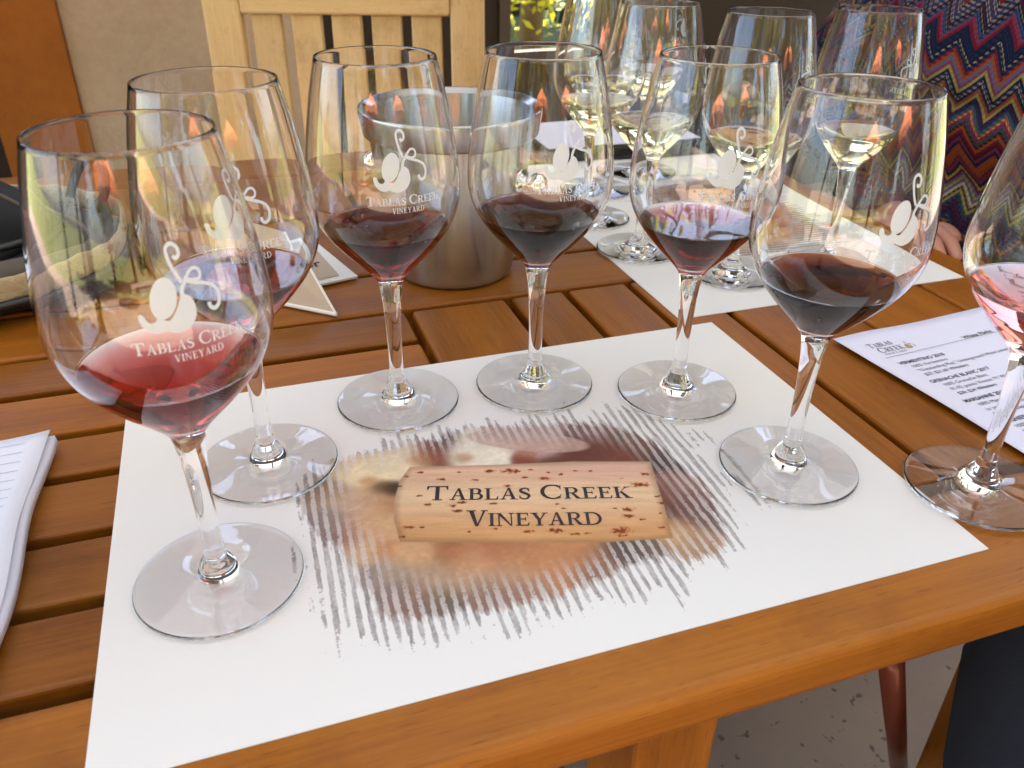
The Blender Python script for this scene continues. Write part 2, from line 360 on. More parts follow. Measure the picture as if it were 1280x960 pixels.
def xf(polys, sx=1, sy=1, ang=0, tx=0, ty=0, shear=0):
    c, s = math.cos(ang), math.sin(ang)
    return [([((a * sx + b * shear) * c - b * sy * s + tx, (a * sx + b * shear) * s + b * sy * c + ty) for a, b in v], f) for v, f in polys]
def emblem():
    """grape leaf and tendril mark; units: px of a 160 px wide detail, y up"""
    P = []
    el = []
    for k in range(40):
        a = 2 * PI * k / 40; x, y = 92 * math.cos(a), 137 * math.sin(a); t = R(-21); el.append((283 + x * math.cos(t) - y * math.sin(t), 482 - (x * math.sin(t) + y * math.cos(t))))
    P.append((el, [list(range(40))]))
    body = [(302, 622), (350, 572), (384, 520), (408, 478), (436, 480), (472, 505), (493, 560), (482, 630), (432, 690), (352, 717), (292, 705), (255, 692), (200, 700), (150, 685), (112, 650), (93, 612), (90, 575), (110, 562), (132, 580), (142, 608), (166, 626), (200, 618), (216, 596), (240, 606), (270, 622)]
    b = [tuple(p) for p in catmull(body, 4, True)]; P.append((b, [list(range(len(b)))]))
    def tendril(pts, w0, w1):
        p = catmull(pts, 6); n = len(p); P.append(band(p, [w0 + (w1 - w0) * i / n for i in range(n)]))
    tendril([(412, 488), (428, 440), (458, 398), (480, 368)], 30, 20)
    tendril([(432, 402), (398, 330), (374, 235), (378, 180), (418, 158), (458, 185), (460, 230), (432, 250), (414, 232)], 24, 26)
    tendril([(478, 372), (520, 336), (562, 336), (584, 366), (570, 400), (530, 408), (478, 392)], 22, 18)
    tendril([(470, 400), (530, 424), (600, 444), (664, 480), (688, 535), (672, 596), (632, 620), (600, 600), (598, 570)], 22, 30)
    return [([(x, -y) for x, y in v], f) for v, f in P]
def flat(polys, o, z0, dz=6e-6):
    mb = MB()
    for i, (v, f) in enumerate(polys): mb.add([(a, b, z0 + dz * (i % 9)) for a, b in v], f)
    return mb

# ------------------------------------------------------------------ structure: floor, ground
FZ = -.74
def sheet(name, x0, x1, y0, y1, z, m):
    mb = MB(); mb.add([(x0, y0, z), (x1, y0, z), (x1, y1, z), (x0, y1, z)], [[0, 1, 2, 3]]); return tag(mb.build(name, m), kind='structure')
sheet('ground', -150, 150, -150, 150, FZ - .03, M_LAWN)
sheet('patio_floor', -7, 8, -6.4, 4.0, FZ, M_CONC)

def boxthing(name, label, cat, lo, hi, m, axis=2, bev=.004):
    mb = MB(); mb.board(lo, hi, axis, bev); return tag(mb.build(name, m), label, cat)
WY = 2.5
boxthing('stucco_wall', 'beige stucco wall behind the pale wooden chair', 'wall', (-.53, WY, FZ), (.17, WY + .14, 1.05), M_STUCCO)
boxthing('painted_pillar', 'flat orange painted pillar at the left of the beige wall', 'pillar', (-.765, WY - .02, FZ), (-.531, WY + .16, 1.72), M_ORANGE)
boxthing('dark_infill', 'dark timber wall standing in for the dark opening left of the orange pillar', 'wall', (-4.0, WY + .05, FZ), (-.766, WY + .14, 1.05), M_DARKWOOD)  # dark panel put where there is only a dark opening
tw = thing('window_wall', 'dark timber wall standing in for a dark opening, with a gap onto sunlit leaves', 'wall', (0, WY, 0))  # dark boards stand in for the unlit opening right of the stucco
mb = MB()
for lo, hi, ax in (((.171, 0, FZ), (.80, .12, 1.05), 2), ((1.16, 0, FZ), (4.5, .12, 1.05), 2), ((.8005, 0, FZ), (1.1595, .12, -.20), 0), ((.8005, 0, .75), (1.1595, .12, 1.05), 0)): mb.board(lo, hi, ax, .003)
mb.build('wall', M_DARKWOOD, tw)
mb = MB()
for lo, hi in (((.80, -.012, -.2), (.84, .03, .75)), ((1.12, -.012, -.2), (1.16, .03, .75)), ((.84, -.012, -.2), (1.12, .03, -.165)), ((.84, -.012, .71), (1.12, .03, .75))): mb.board(lo, hi, 2, .002)
mb.build('frame', M_POLE, tw)
mb = MB()
# patio cover: dark beams on posts, timber deck by the house, added cloth panels to diffuse the sun over the table
pr = thing('patio_cover', 'patio cover of dark beams with added light-diffusing cloth panels above the table', 'patio cover', (0, 0, 0))
mb = MB(); mb.board((-3.6, 1.56, 1.75), (4.6, 3.0, 1.79), 0, .003)
mb.build('deck', M_DARKWOOD, pr)
mb = MB()
for y in (-.9, .02, 1.5, WY + .07): mb.board((-3.6, y - .05, 1.60), (4.6, y + .05, 1.748), 0, .004)
XB = (-3.5, -1.9, -.35, 1.15, 2.65, 4.5)
for x in XB: mb.board((x - .04, -1.0, 1.63), (x + .04, 2.7, 1.742), 1, .004)
mb.board((-3.6, WY + .03, 1.36), (4.6, WY + .11, 1.598), 0, .003)
mb.build('beam', M_DARKWOOD, pr)
for y0, y1 in ((-.86, -.02), (.06, 1.46)):
    for x0, x1 in zip(XB[:-1], XB[1:]):
        vs = []; n = 10
        for j in range(n + 1):
            for i in range(n + 1): u, v = i / n, j / n; vs.append((x0 + .03 + (x1 - x0 - .06) * u, y0 - .02 + (y1 - y0 + .04) * v, 1.752 - .10 * math.sin(PI * u) * math.sin(PI * v) * .6))
        fs = [[j * (n + 1) + i, j * (n + 1) + i + 1, (j + 1) * (n + 1) + i + 1, (j + 1) * (n + 1) + i] for j in range(n) for i in range(n)]
        MB().add(vs, fs).build('diffuser_panel', M_CLOTH, pr, True)
for x, y in ((-2.9, -.9), (4.2, -.9), (-1.15, -.9), (1.85, -.9), (-2.9, 2.57), (-.05, 2.57), (1.3, 2.57), (2.6, 2.57), (4.2, 2.57)):
    z0 = FZ if y < 0 else 1.052
    mb = MB(); mb.board((x - .05, y - .05, z0), (x + .05, y + .05, 1.599), 2, .004); mb.build('post', M_DARKWOOD, pr)

# ------------------------------------------------------------------ the table
tb = thing('slatted_table', 'orange-brown slatted wooden patio table with a shiny rounded front edge', 'table', (0, 0, FZ))
def zz(p): return (p[0], p[1], p[2] - FZ)
T0, TB = -.0006, -.027        # top and underside of the boards
mb = MB()
def bd(x0, x1, y0, y1, ax, bev=.003, t=T0): mb.board((x0, y0, TB - FZ), (x1, y1, t - FZ), ax, bev, 3)
g = .0035
# frame: front and back rails, centre and right stiles, cross rail
bd(-1.25, .517, -.1720, -.0915, 0, .006); bd(-1.25, .517, .652, .735, 0, .006)
bd(-1.25, .517, .2385, .313, 0)
bd(-.0065, .0725, -.0845, .2325, 1); bd(-.0065, .0725, .3195, .646, 1)
bd(.2435, .335, -.0845, .2325, 1); bd(.3385, .43, -.0845, .2325, 1); bd(.4335, .512, -.0845, .2325, 1)
bd(.2435, .335, .3195, .646, 1); bd(.3385, .43, .3195, .646, 1); bd(.4335, .512, .3195, .646, 1)
mb.build('frame', M_TABLE, tb)
mb = MB(); 
for y0, y1 in ((-.0845, -.0395), (-.0315, .0135), (.0215, .0695), (.0775, .1175), (.1255, .1755), (.1835, .2325)): bd(-1.25, -.0125, y0, y1, 0, .0025)
for y0, y1 in ((.3195, .4800), (.4865, .6460)): bd(-1.25, -.0125, y0, y1, 0, .0025)
for x0, x1 in ((.0790, .1245), (.1305, .1830), (.1890, .2380)):
    bd(x0, x1, -.0845, .2325, 1, .0025)
bd(.0790, .2380, .3195, .646, 1, .0025)
mb.build('slat_panel', M_TABLE, tb)
mb = MB(); mb.board((-1.2, .68, .62), (.52, .705, .711), 0); mb.board((-1.2, .27, .63), (.5, .295, .711), 0)
mb.build('apron', M_TABLE, tb)
for x, y in ((.009, -.158), (.222, -.158), (-1.2, -.158), (.48, .66), (-1.2, .66)):
    if x == .222: x, y = .475, -.03
    mb = MB(); mb.board((x, y, .0), (x + .0435, y + .05, .7125), 2, .003); mb.build('leg', M_TABLE, tb)
mb = MB(); mb.tube([(.285, -.055, -.2 - FZ), (.590, .098, .005)], .0098, 16); mb.build('brace', M_REDMETAL, tb, True)

# ------------------------------------------------------------------ placemats with their printed picture
core = np.array([(-94.3, 40.5), (-71.4, 41.8), (-43.6, 45.1), (-22.9, 46.5), (3.6, 47.5), (31.4, 38.7), (65.9, 32.5), (81.5, 17.9), (93.6, -2.2), (96.0, -33.1), (98.1, -47.7), (94.6, -69.1), (85.6, -90.3), (64.7, -98.0), (53.2, -89.5), (39.4, -89.8), (21.6, -94.6), (-1.2, -97.5), (-27.9, -99.9), (-52.0, -97.5), (-67.5, -93.7), (-86.2, -87.6), (-96.2, -69.4), (-103.5, -41.8), (-109.5, -27.1), (-115.8, -11.6), (-115.0, 13.3), (-104.5, 25.4)]); outer = np.array([(-92.5, 44.7), (-69.4, 52.2), (-44.2, 53.3), (-7.7, 54.0), (30.1, 53.9), (62.8, 51.6), (83.2, 52.4), (103.0, 38.8), (119.7, 15.3), (125.4, -14.7), (121.9, -47.5), (112.5, -74.9), (96.7, -91.9), (77.6, -103.7), (60.2, -110.1), (45.9, -119.8), (25.2, -118.6), (1.3, -116.2), (-21.9, -113.9), (-49.6, -115.0), (-67.4, -111.6), (-94.9, -102.7), (-111.3, -92.4), (-121.5, -73.5), (-126.9, -37.3), (-131.1, 3.8), (-127.7, 17.4), (-105.7, 33.8)]); cork = np.array([(-54.9, 22.6), (-63.1, 12.0), (-69.9, -5.0), (-73.6, -21.8), (-74.2, -40.2), (-18.9, -58.4), (30.9, -74.2), (62.8, -81.3), (69.4, -61.0), (77.6, -33.2), (82.9, -15.9), (38.1, -1.5), (-8.3, 9.8)])
blobs = [(-81.5, 32.2, 14, (250, 225, 175)), (-60.8, 34.1, 12, (250, 228, 185)), (-38.9, 33.5, 9, (150, 70, 40)), (-28.4, 40.2, 7, (90, 45, 40)), (-48.3, 30.0, 6, (205, 130, 60)), (-19.3, 31.7, 9, (252, 240, 215)), (-3.0, 26.5, 9, (250, 235, 215)), (-21.6, 23.6, 4, (195, 130, 80)), (9.7, 33.8, 9, (205, 160, 150)), (10.9, 11.0, 4, (150, 70, 50)), (27.5, 28.1, 9, (205, 165, 155)), (32.6, 17.3, 6, (215, 170, 165)), (13.5, 14.6, 4, (190, 130, 105)), (46.2, 8.5, 11, (115, 55, 50)), (63.6, 2.9, 11, (125, 60, 55)), (80.0, -2.3, 10, (130, 65, 55)), (60.4, 19.9, 8, (140, 95, 90)), (78.6, 11.8, 7, (120, 85, 80)), (91.4, -16.9, 9, (50, 30, 30)), (90.6, -8.0, 5, (95, 45, 40)), (86.3, -34.0, 6, (150, 95, 75)), (89.2, -42.9, 6, (175, 120, 100)), (82.6, -50.4, 10, (135, 70, 70)), (80.1, -66.2, 10, (115, 60, 60)), (74.2, -58.9, 6, (110, 55, 55)), (69.7, -78.5, 9, (215, 165, 105)), (74.6, -86.7, 8, (190, 145, 100)), (85.9, -73.4, 7, (120, 80, 80)), (38.2, -83.0, 9, (75, 50, 45)), (29.0, -83.2, 8, (60, 40, 40)), (46.7, -84.2, 5, (120, 85, 60)), (16.1, -82.2, 12, (190, 125, 75)), (2.6, -74.7, 14, (205, 135, 80)), (-15.9, -68.7, 14, (205, 135, 80)), (14.5, -90.8, 8, (140, 105, 85)), (-69.3, 4.3, 5, (45, 20, 12)), (-74.4, 7.8, 5, (95, 55, 20)), (-80.7, 16.7, 4, (200, 140, 60)), (-72.2, -9.8, 6, (190, 125, 70)), (-80.3, 0.2, 8, (210, 160, 110)), (-92.8, -1.3, 9, (215, 175, 145)), (-102.0, 11.0, 8, (190, 155, 115)), (-107.9, 16.7, 8, (150, 120, 90)), (-82.8, -18.9, 14, (222, 170, 120)), (-99.4, -28.7, 7, (170, 100, 75)), (-102.1, -19.5, 7, (170, 130, 110)), (-105.0, -9.9, 8, (160, 140, 130)), (-89.5, -32.0, 9, (220, 165, 120)), (-94.0, -40.2, 9, (230, 185, 130)), (-83.0, -42.2, 6, (205, 130, 60)), (-70.0, -49.6, 10, (220, 165, 110)), (-50.1, -54.4, 9, (175, 105, 60)), (-30.1, -59.3, 9, (180, 105, 60)), (-14.8, -62.6, 8, (180, 110, 65)), (-42.4, -64.7, 10, (215, 150, 95)), (-83.5, -64.9, 10, (175, 150, 130)), (-64.8, -71.0, 10, (185, 150, 120)), (-46.4, -78.4, 10, (190, 150, 115)), (-27.3, -83.2, 10, (195, 150, 110)), (-81.7, -79.7, 9, (150, 105, 85)), (-64.1, -88.1, 8, (120, 85, 75)), (-45.3, -91.5, 9, (150, 110, 90)), (-27.1, -91.9, 8, (165, 115, 90)), (-94.7, -61.3, 8, (165, 150, 140)), (-89.6, -75.7, 8, (140, 120, 115)), (-61.0, -94.6, 6, (100, 75, 75)), (-111.8, -13.0, 6, (140, 125, 120)), (-107.3, -26.2, 6, (135, 110, 105))]
blobs = [(x, y, r, (c[0], int(c[1] * 1.12), int(c[2] * .92)) if c[0] < 140 and c[1] < 90 else c) for x, y, r, c in blobs]      # the dark corks are brown
spots = [(-58.8, 14.3, 1.6), (-50.5, 15.6, 1.6), (-40.5, 5.4, 2), (-28.8, 8.7, 1.6), (-22.0, -1.2, 2), (-11.4, 4.5, 2.4), (-0.1, 0.9, 3.6), (-56.1, -5.7, 1.3), (-64.3, 6.1, 1.4), (-53.1, -14.7, 1.8), (-40.8, -19.9, 2), (-35.2, -18.4, 2), (-18.7, -24.9, 1.6), (-5.7, -12.3, 2), (-67.8, -30.1, 2.4), (-60.9, -32.3, 1.2), (-39.3, -24.9, 2), (-37.9, -43.7, 1.2), (-24.6, -45.4, 1.5), (-72.9, -36.5, 1.8), (-8.6, -52.8, 1.5), (17.4, -12.5, 2.8), (27.2, -11.4, 1.6), (36.3, -10.8, 1.4), (44.7, -13.5, 1.4), (59.3, -25.7, 1.2), (74.5, -26.2, 2.6), (66.9, -34.2, 4), (71.9, -47.3, 1.6), (71.0, -53.3, 1.8), (50.7, -52.6, 2.8), (47.6, -57.5, 2.6), (54.0, -62.7, 1.4), (44.1, -49.5, 1), (65.7, -61.0, 1.2), (61.3, -71.9, 1.5), (39.1, -67.7, 4.5), (38.4, -71.7, 2), (6.2, -56.6, 3), (14.9, -62.4, 2.2), (21.4, -64.0, 1.3), (-7.5, -53.0, 2), (15.0, -36.1, 1.2), (16.7, -40.9, 1.5), (21.2, -7.6, 1.2), (11.4, -1.8, 1.3), (6.2, -7.8, 1.3), (3.2, -0.6, 2.4)]
def s2l(c): c = np.asarray(c, float) / 255; return np.where(c <= .04045, c / 12.92, ((c + .055) / 1.055) ** 2.4)
def inpoly(X, Y, P):
    r = np.zeros(X.shape, bool); j = len(P) - 1
    for i in range(len(P)):
        xi, yi = P[i]; xj, yj = P[j]
        if yi != yj: r ^= ((yi > Y) != (yj > Y)) & (X < (xj - xi) * (Y - yi) / (yj - yi) + xi)
        j = i
    return r
def sdist(X, Y, P):
    d = np.full(X.shape, 1e9); j = len(P) - 1
    for i in range(len(P)):
        a, b = P[j], P[i]; e = b - a; t = np.clip(((X - a[0]) * e[0] + (Y - a[1]) * e[1]) / (e @ e + 1e-9), 0, 1)
        d = np.minimum(d, np.hypot(X - a[0] - t * e[0], Y - a[1] - t * e[1])); j = i
    return np.where(inpoly(X, Y, P), d, -d)
def vnoise(X, Y, sx, sy, seed):
    r = np.random.default_rng(seed); G = r.random((256, 256)); u, v = X / sx + 1000, Y / sy + 1000
    i, j = np.floor(u).astype(int), np.floor(v).astype(int); fu, fv = u - i, v - j; fu = fu * fu * (3 - 2 * fu); fv = fv * fv * (3 - 2 * fv)
    g_ = lambda a, b: G[a % 256, b % 256]
    return (g_(i, j) * (1 - fu) + g_(i + 1, j) * fu) * (1 - fv) + (g_(i, j + 1) * (1 - fu) + g_(i + 1, j + 1) * fu) * fv
def smooth(a, b, x): t = np.clip((x - a) / (b - a), 0, 1); return t * t * (3 - 2 * t)
def make_print():
    step = .45; xs = np.arange(-146, 140, step); ys = np.arange(-136, 70, step); xs = np.concatenate([[-215.9, -180], xs, [180, 215.9]]); ys = np.concatenate([[-139.7], ys, [100, 139.7]]); X, Y = np.meshgrid(xs, ys)
    paperc = s2l((238, 237, 236)); paperc = np.array((.86, .85, .84))
    C = np.array(catmull(core, 4, True)); O = np.array(catmull(outer, 4, True))
    dc = sdist(X, Y, C); do = sdist(X, Y, O)
    # blurred corks
    num = np.zeros(X.shape + (3,)); den = np.full(X.shape, 1e-6)
    for bx, by, r, c in blobs:
        w = np.exp(-((X - bx) ** 2 + (Y - by) ** 2) / (2 * (r * .68) ** 2)); num += w[..., None] * s2l(c); den += w
    pic = num / den[..., None]; dsc = smooth(1.06, .92, np.hypot(((X - 20) * .93 - (Y - 27) * -.36) / 27, ((X - 20) * .36 + (Y - 27) * .93) / 11.5))[..., None]; pic = pic * (1 - dsc * .75) + s2l((214, 172, 156)) * dsc * .75; pic = pic * (.86 + .26 * vnoise(X, Y, 7, 5, 81) * vnoise(X, Y, 2.5, 2.0, 82) + .06 * vnoise(X, Y, 18, 9, 83))[..., None]; lum = pic @ np.array((.3, .6, .1)); pic = pic * .84 + lum[..., None] * .16 * np.array((1.05, 1, .93))
    # stripes run along Y, one every 5.3 mm, with torn edges
    wob = (vnoise(X, Y, 30, 60, 3) - .5) * 1.2
    ph = ((X - .04 * Y + wob) / 5.35) % 1.0
    n1 = vnoise(X, Y, .9, 5.0, 4); n2 = vnoise(X, Y, .8, .9, 5); n3 = vnoise(X, Y, 14, 16, 6); n4 = vnoise(X, Y, 5.35, 18, 9)
    tear = n1 * .55 + n2 * .45
    sid = np.floor((X - .04 * Y + wob) / 5.35); w0 = .30 + .30 * vnoise(sid * 7.3, Y, 1.0, 16, 91)
    stroke = smooth(.0, .18, ph) * (1 - smooth(w0, w0 + .22, ph))
    length = do + (n4 - .5) * 15 + (vnoise(sid * 3.7, Y * 0 + 5, 1, 1, 92) - .5) * 16 + (n3 - .5) * 8
    fade = smooth(-9, 12, length)
    ink = smooth(.35, .5, stroke * (.30 + .72 * fade) + (tear - .5) * 1.35 * (1.25 - fade * .75) - (1 - fade) * .55)
    ink *= smooth(-22, -6, do)
    inkc = np.array(s2l((118, 106, 110)))[None, None] * (.75 + .7 * vnoise(X, Y, 1.2, 3, 8))[..., None]
    ink *= .26 + .52 * np.clip(vnoise(X, Y, 2.2, 9, 71) * .7 + vnoise(X, Y, 1.0, 1.4, 72) * .5, 0, 1)
    img = paperc * (1 - ink[..., None]) + inkc * ink[..., None]
    # inside the core the picture shows; towards its edge pale strokes cross it
    k = smooth(-2.5, 3.0, dc + 2.5 + (n1 - .5) * 8 + (n4 - .5) * 6)
    deep = smooth(0, 26, dc + (n3 - .5) * 9 + (n4 - .5) * 6)
    pale = (1 - deep) * smooth(.45, .62, (1 - stroke) * .72 + (tear - .5) * .7) * .62
    grey = (1 - deep) * .30
    pc = pic * (1 - grey[..., None]) + inkc * 1.15 * grey[..., None]
    pc = pc * (1 - pale[..., None]) + np.array((.78, .72, .70)) * pale[..., None]
    img = img * (1 - k[..., None]) + pc * k[..., None]
    # the sharp cork
    dk = sdist(X, Y, cork); mk = smooth(-.5, .5, dk)
    a = R(-17); U = X * math.cos(a) + Y * math.sin(a); V = -X * math.sin(a) + Y * math.cos(a)
    t = np.clip((V + 58) / 62, 0, 1)[..., None]
    ck = s2l((214, 160, 106)) * (1 - t) + s2l((236, 192, 160)) * t
    hi = np.exp(-((V + 22) / 14) ** 2)[..., None]; ck = ck * (1 - .5 * hi) + s2l((250, 222, 184)) * .5 * hi
    pk = np.exp(-((V - 0) / 9) ** 2)[..., None] * smooth(-40, 60, U)[..., None]; ck = ck * (1 - .5 * pk) + s2l((226, 178, 166)) * .5 * pk
    g1 = vnoise(U, V, 22, 2.2, 11) * .6 + vnoise(U, V, 9, 1.1, 12) * .4; g2 = vnoise(U, V, 30, 9, 13)
    ck = ck * (.84 + .24 * g1 + .10 * (g2 - .5))[..., None]
    ck = ck * (1 - .35 * smooth(5, 0, dk))[..., None]
    for sx, sy, r in spots:
        wx = vnoise(X, Y, 1.3, 1.3, int(sx * 7) % 97 + 20) - .5
        e = np.hypot((U - (sx * math.cos(a) + sy * math.sin(a))) / (r * 1.05), (V - (-sx * math.sin(a) + sy * math.cos(a))) / (r * .5)) + wx * 1.3
        w = smooth(1.15, .55, e)[..., None]; h_ = smooth(1.7, 1.0, e)[..., None] * .45
        ck = ck * (1 - h_) + s2l((200, 110, 60)) * h_; inner = vnoise(X, Y, 1.0, 1.0, 60)[..., None]
        ck = ck * (1 - w) + (s2l((74, 26, 14)) * (1 - inner * .6) + s2l((190, 100, 40)) * inner * .6) * w
    img = img * (1 - mk[..., None]) + ck * mk[..., None]
    img *= (.97 + .06 * n2)[..., None] ** np.where(np.maximum(ink, k)[..., None] > .1, 1, 0)
    ny0, nx0 = X.shape; edge = np.ones(X.shape, bool); edge[2:-2, 3:-3] = False; img[edge] = paperc
    ny, nx = X.shape
    co = np.stack([X, Y, np.zeros_like(X)], -1).reshape(-1, 3) * .001
    idx = np.arange(nx * ny).reshape(ny, nx); F = np.stack([idx[:-1, :-1], idx[:-1, 1:], idx[1:, 1:], idx[1:, :-1]], -1).reshape(-1, 4)
    me = bpy.data.meshes.new('printed_picture'); me.vertices.add(len(co)); me.vertices.foreach_set('co', co.ravel().astype(np.float32))
    me.loops.add(F.size); me.loops.foreach_set('vertex_index', F.ravel().astype(np.int32)); me.polygons.add(len(F)); me.polygons.foreach_set('loop_start', np.arange(0, F.size, 4, dtype=np.int32))
    me.update(calc_edges=True)
    ca = me.color_attributes.new('print', 'FLOAT_COLOR', 'POINT'); ca.data.foreach_set('color', np.concatenate([np.clip(img, 0, 1), np.ones(X.shape + (1,))], -1).reshape(-1).astype(np.float32))
    return me
pm = thing('placemat', 'near white paper placemat, its printed cork picture fully in view among red wine glasses', 'placemat', (0, 0, 0))
mb = MB(); nx_ = 12
hw, hh = .2159, .1397
mb.board((-hw, -hh, -.0005), (hw, hh, -.0001), 0, 0); mb.build('sheet', M_PAPER, pm)
link('printed_picture', make_print(), M_PRINT, pm).location = (0, 0, .00005)
ta = math.atan2(-44.5 + 10.9, 58.3 + 53.3)
tx1 = xf(serif('TABLAS CREEK', .0128, .80, width=.1155), 1, 1, ta, -.0535, -.0110); tx2 = xf(serif('VINEYARD', .0132, .80, width=.0735), 1, 1, ta, -.0380, -.0392)
flat(tx1 + tx2, None, .0003, 1.2e-5).build('lettering', M_INK, pm)
pm2 = copy_tree(pm); pm2.location = (.338, .377, .0); pm2.rotation_euler = (0, 0, R(90)); pm2.scale = (1.04, 1.03, 1)
pm2['label'] = 'white paper placemat under the white wine glasses, set before the person in the zigzag sweater'
pm['group'] = pm2['group'] = 'printed placemats on the table'

# ------------------------------------------------------------------ wine glasses
BO = [(.0066, .0800), (.0078, .0865), (.0110, .0915), (.0175, .0985), (.0260, .1075), (.0345, .1180), (.0400, .1275), (.0430, .1365), (.0438, .1450), (.0434, .1560), (.0419, .1690), (.0396, .1830), (.0366, .1990), (.0326, .2160)]
BO = [tuple(p) for p in catmull(BO, 5)]
WALL = .0009
BI = [(0, .0925)] + [(.006, .0932)] + [(r - WALL * (1.5 if z < .108 else 1), z + (.0012 if z < .112 else .0002)) for r, z in BO if z > .0965]
stem_prof = [tuple(p) for p in catmull([(.0049, .0185), (.0045, .030), (.0046, .045), (.0050, .060), (.0057, .0725), (.0066, .0800)], 5)]
foot_prof = [(0, .0004), (.030, .0004), (.0375, .0005)] + [(.0388 + .0012 * math.sin(a), .0017 - .0012 * math.cos(a)) for a in np.linspace(.2, PI - .2, 8)] + [tuple(p) for p in catmull([(.0380, .0030), (.030, .0038), (.020, .0050), (.0125, .0068), (.0092, .0092), (.0080, .0120), (.0066, .0148), (.0054, .0168), (.0049, .0185)], 4)]
def refine(polys, mx):
    outp = []
    for v, f in polys:
        bm = bmesh.new(); bv = [bm.verts.new((a, b, 0)) for a, b in v]
        for q in f:
            try: bm.faces.new([bv[k] for k in q])
            except ValueError: pass
        bmesh.ops.triangulate(bm, faces=bm.faces[:])
        for _ in range(6):
            e = [x for x in bm.edges if x.calc_length() > mx]
            if not e: break
            bmesh.ops.subdivide_edges(bm, edges=e, cuts=1); bmesh.ops.triangulate(bm, faces=[x for x in bm.faces if len(x.verts) > 3])
        bm.verts.index_update(); outp.append(([(x.co.x, x.co.y) for x in bm.verts], [[y.index for y in x.verts] for x in bm.faces])); bm.free()
    return outp
bz = np.array([p[1] for p in BO]); br = np.array([p[0] for p in BO])
def wrap(polys, off=.00012):
    mb_ = MB()
    for i, (v, f) in enumerate(polys):
        vs = []
        for a, b in v:
            r = float(np.interp(b, bz, br)) + off + 1.2e-5 * (i % 7); t = a / .0425
            vs.append((r * math.sin(t), -r * math.cos(t), b))
        mb_.add(vs, f)
    return mb_
eb = [([((a - 385) * 4.8e-5, .1862 + (b + 150) * 5.6e-5) for a, b in v], f) for v, f in emblem()]
lg = refine(eb, .0022) + refine(xf(serif('TABLAS CREEK', .0050, .78, width=.040), 1, 1, 0, -.0185, .1478), .003) + refine(xf(serif('VINEYARD', .0030, 1.0, width=.0175, track=.12), 1, 1, 0, -.0055, .1432), .003)
me_stem = MB().lathe(stem_prof, 48); me_foot = MB().lathe(foot_prof, 96)
stem_o = me_stem.build('stem', M_GLASS, None, True); foot_o = me_foot.build('foot', M_GLASS, None, True)
logo_o = wrap(lg).build('etched_emblem', M_ETCH)
protos = (stem_o, foot_o, logo_o)
iz = np.array([p[1] for p in BI]); ir = np.array([p[0] for p in BI])
def inner(z): return float(np.interp(z, iz, ir))
MEN = .0007
def bowl_mesh(level):
    """outer wall, rim and the inner wall down to the wine; below that the wine's own surface is the inside of the glass"""
    dn = [(r, z) for r, z in BI[::-1] if z > level + MEN + .0004] + [(inner(level + MEN), level + MEN)]
    return MB().lathe(BO + [(.03245, .21640), (.0321, .21655), (.03172, .21635)] + dn, 96)
def wine_object(level, kind, parent):
    zs = np.concatenate([[.0932], np.linspace(.0952, level + MEN, 24)])
    side = [(0, .0925)] + [(inner(z), float(z)) for z in zs]; rt = side[-1][0]
    top = [(rt - .0002, level + .0004), (rt - .0006, level + .00015), (rt - .0013, level + .00003), (rt - .003, level), (rt * .5, level), (0, level)]
    mb_ = MB().lathe(side + top, 96); ns = 96 * (len(side) - 1); mb_.tone = [1.34 / 1.47] * ns + [1.34] * (len(mb_.f) - ns)
    return mb_.build('wine', M_WINE[kind], parent, True)
first = True
def wine_glass(x, y, facing, wk, level, label, group):
    global first
    t = thing('wine_glass', label, 'wine glass', (x, y, .0002), 0, group)
    for o in protos:
        c = o if first else o.copy()
        if not first: COL.objects.link(c)
        c.parent = t
        if o is logo_o: c.rotation_euler = (0, 0, facing)
    first = False
    bowl_mesh(level).build('bowl', M_GLASS, t, True); wine_object(level, wk, t)
    return t
G1 = 'red flight glasses on the near placemat'
CX, CY = -.1275, -.3691
def face(x, y, off): return math.atan2(-(CX - x), -(CY - y)) * -1 + off if False else math.atan2(CY - y, CX - x) + PI / 2 + off
REDS = [(-.1632, -.0401, 'light', .1225, 9, 'large near wine glass of translucent light red wine, front left on the near placemat'),
        (-.1330, .0508, 'mid', .1215, 6, 'wine glass of clear medium red wine directly behind the translucent light red one'),
        (-.0458, .0973, 'purple', .1225, 12, 'wine glass of purple-red wine in front of the left side of the steel bucket'),
        (.0478, .0910, 'dark', .1235, 22, 'wine glass of near-black red wine in front of the bucket knob'),
        (.1366, .0519, 'purple', .1215, 22, 'wine glass of deep red wine just right of the near-black one, on the near placemat'),
        (.1582, -.0451, 'dark', .1205, 42, 'big wine glass of very dark red wine beside the corner of the printed menu'),
        (.2506, -.0965, 'rose', .1225, 30, 'wine glass of pale pink rose wine standing on bare wood by the menu')]
for x, y, wk, lv, off, lab in REDS: wine_glass(x, y, face(x, y, R(off)), wk, lv, lab, G1)
G2_ = 'white flight glasses on the far placemat'
for x, y, lab, off, lv in ((.230, .300, 'white wine glass seen through the deep red one, foot beside the bare slats', 60, .121), (.284, .222, 'white wine glass whose foot is nearest the near placemat corner', 75, .121), (.385, .220, 'white wine glass in front of the zigzag sweater', 80, .121),
                       (.222, .395, 'white wine glass seen through the near-black red wine glass', 100, .12), (.267, .483, 'white wine glass nearest the lavender sheet in the black folder', 80, .121), (.347, .533, 'farthest white wine glass, near the top edge of the far placemat', 90, .121)):
    wine_glass(x, y, R(off), 'white', lv, lab, G2_)

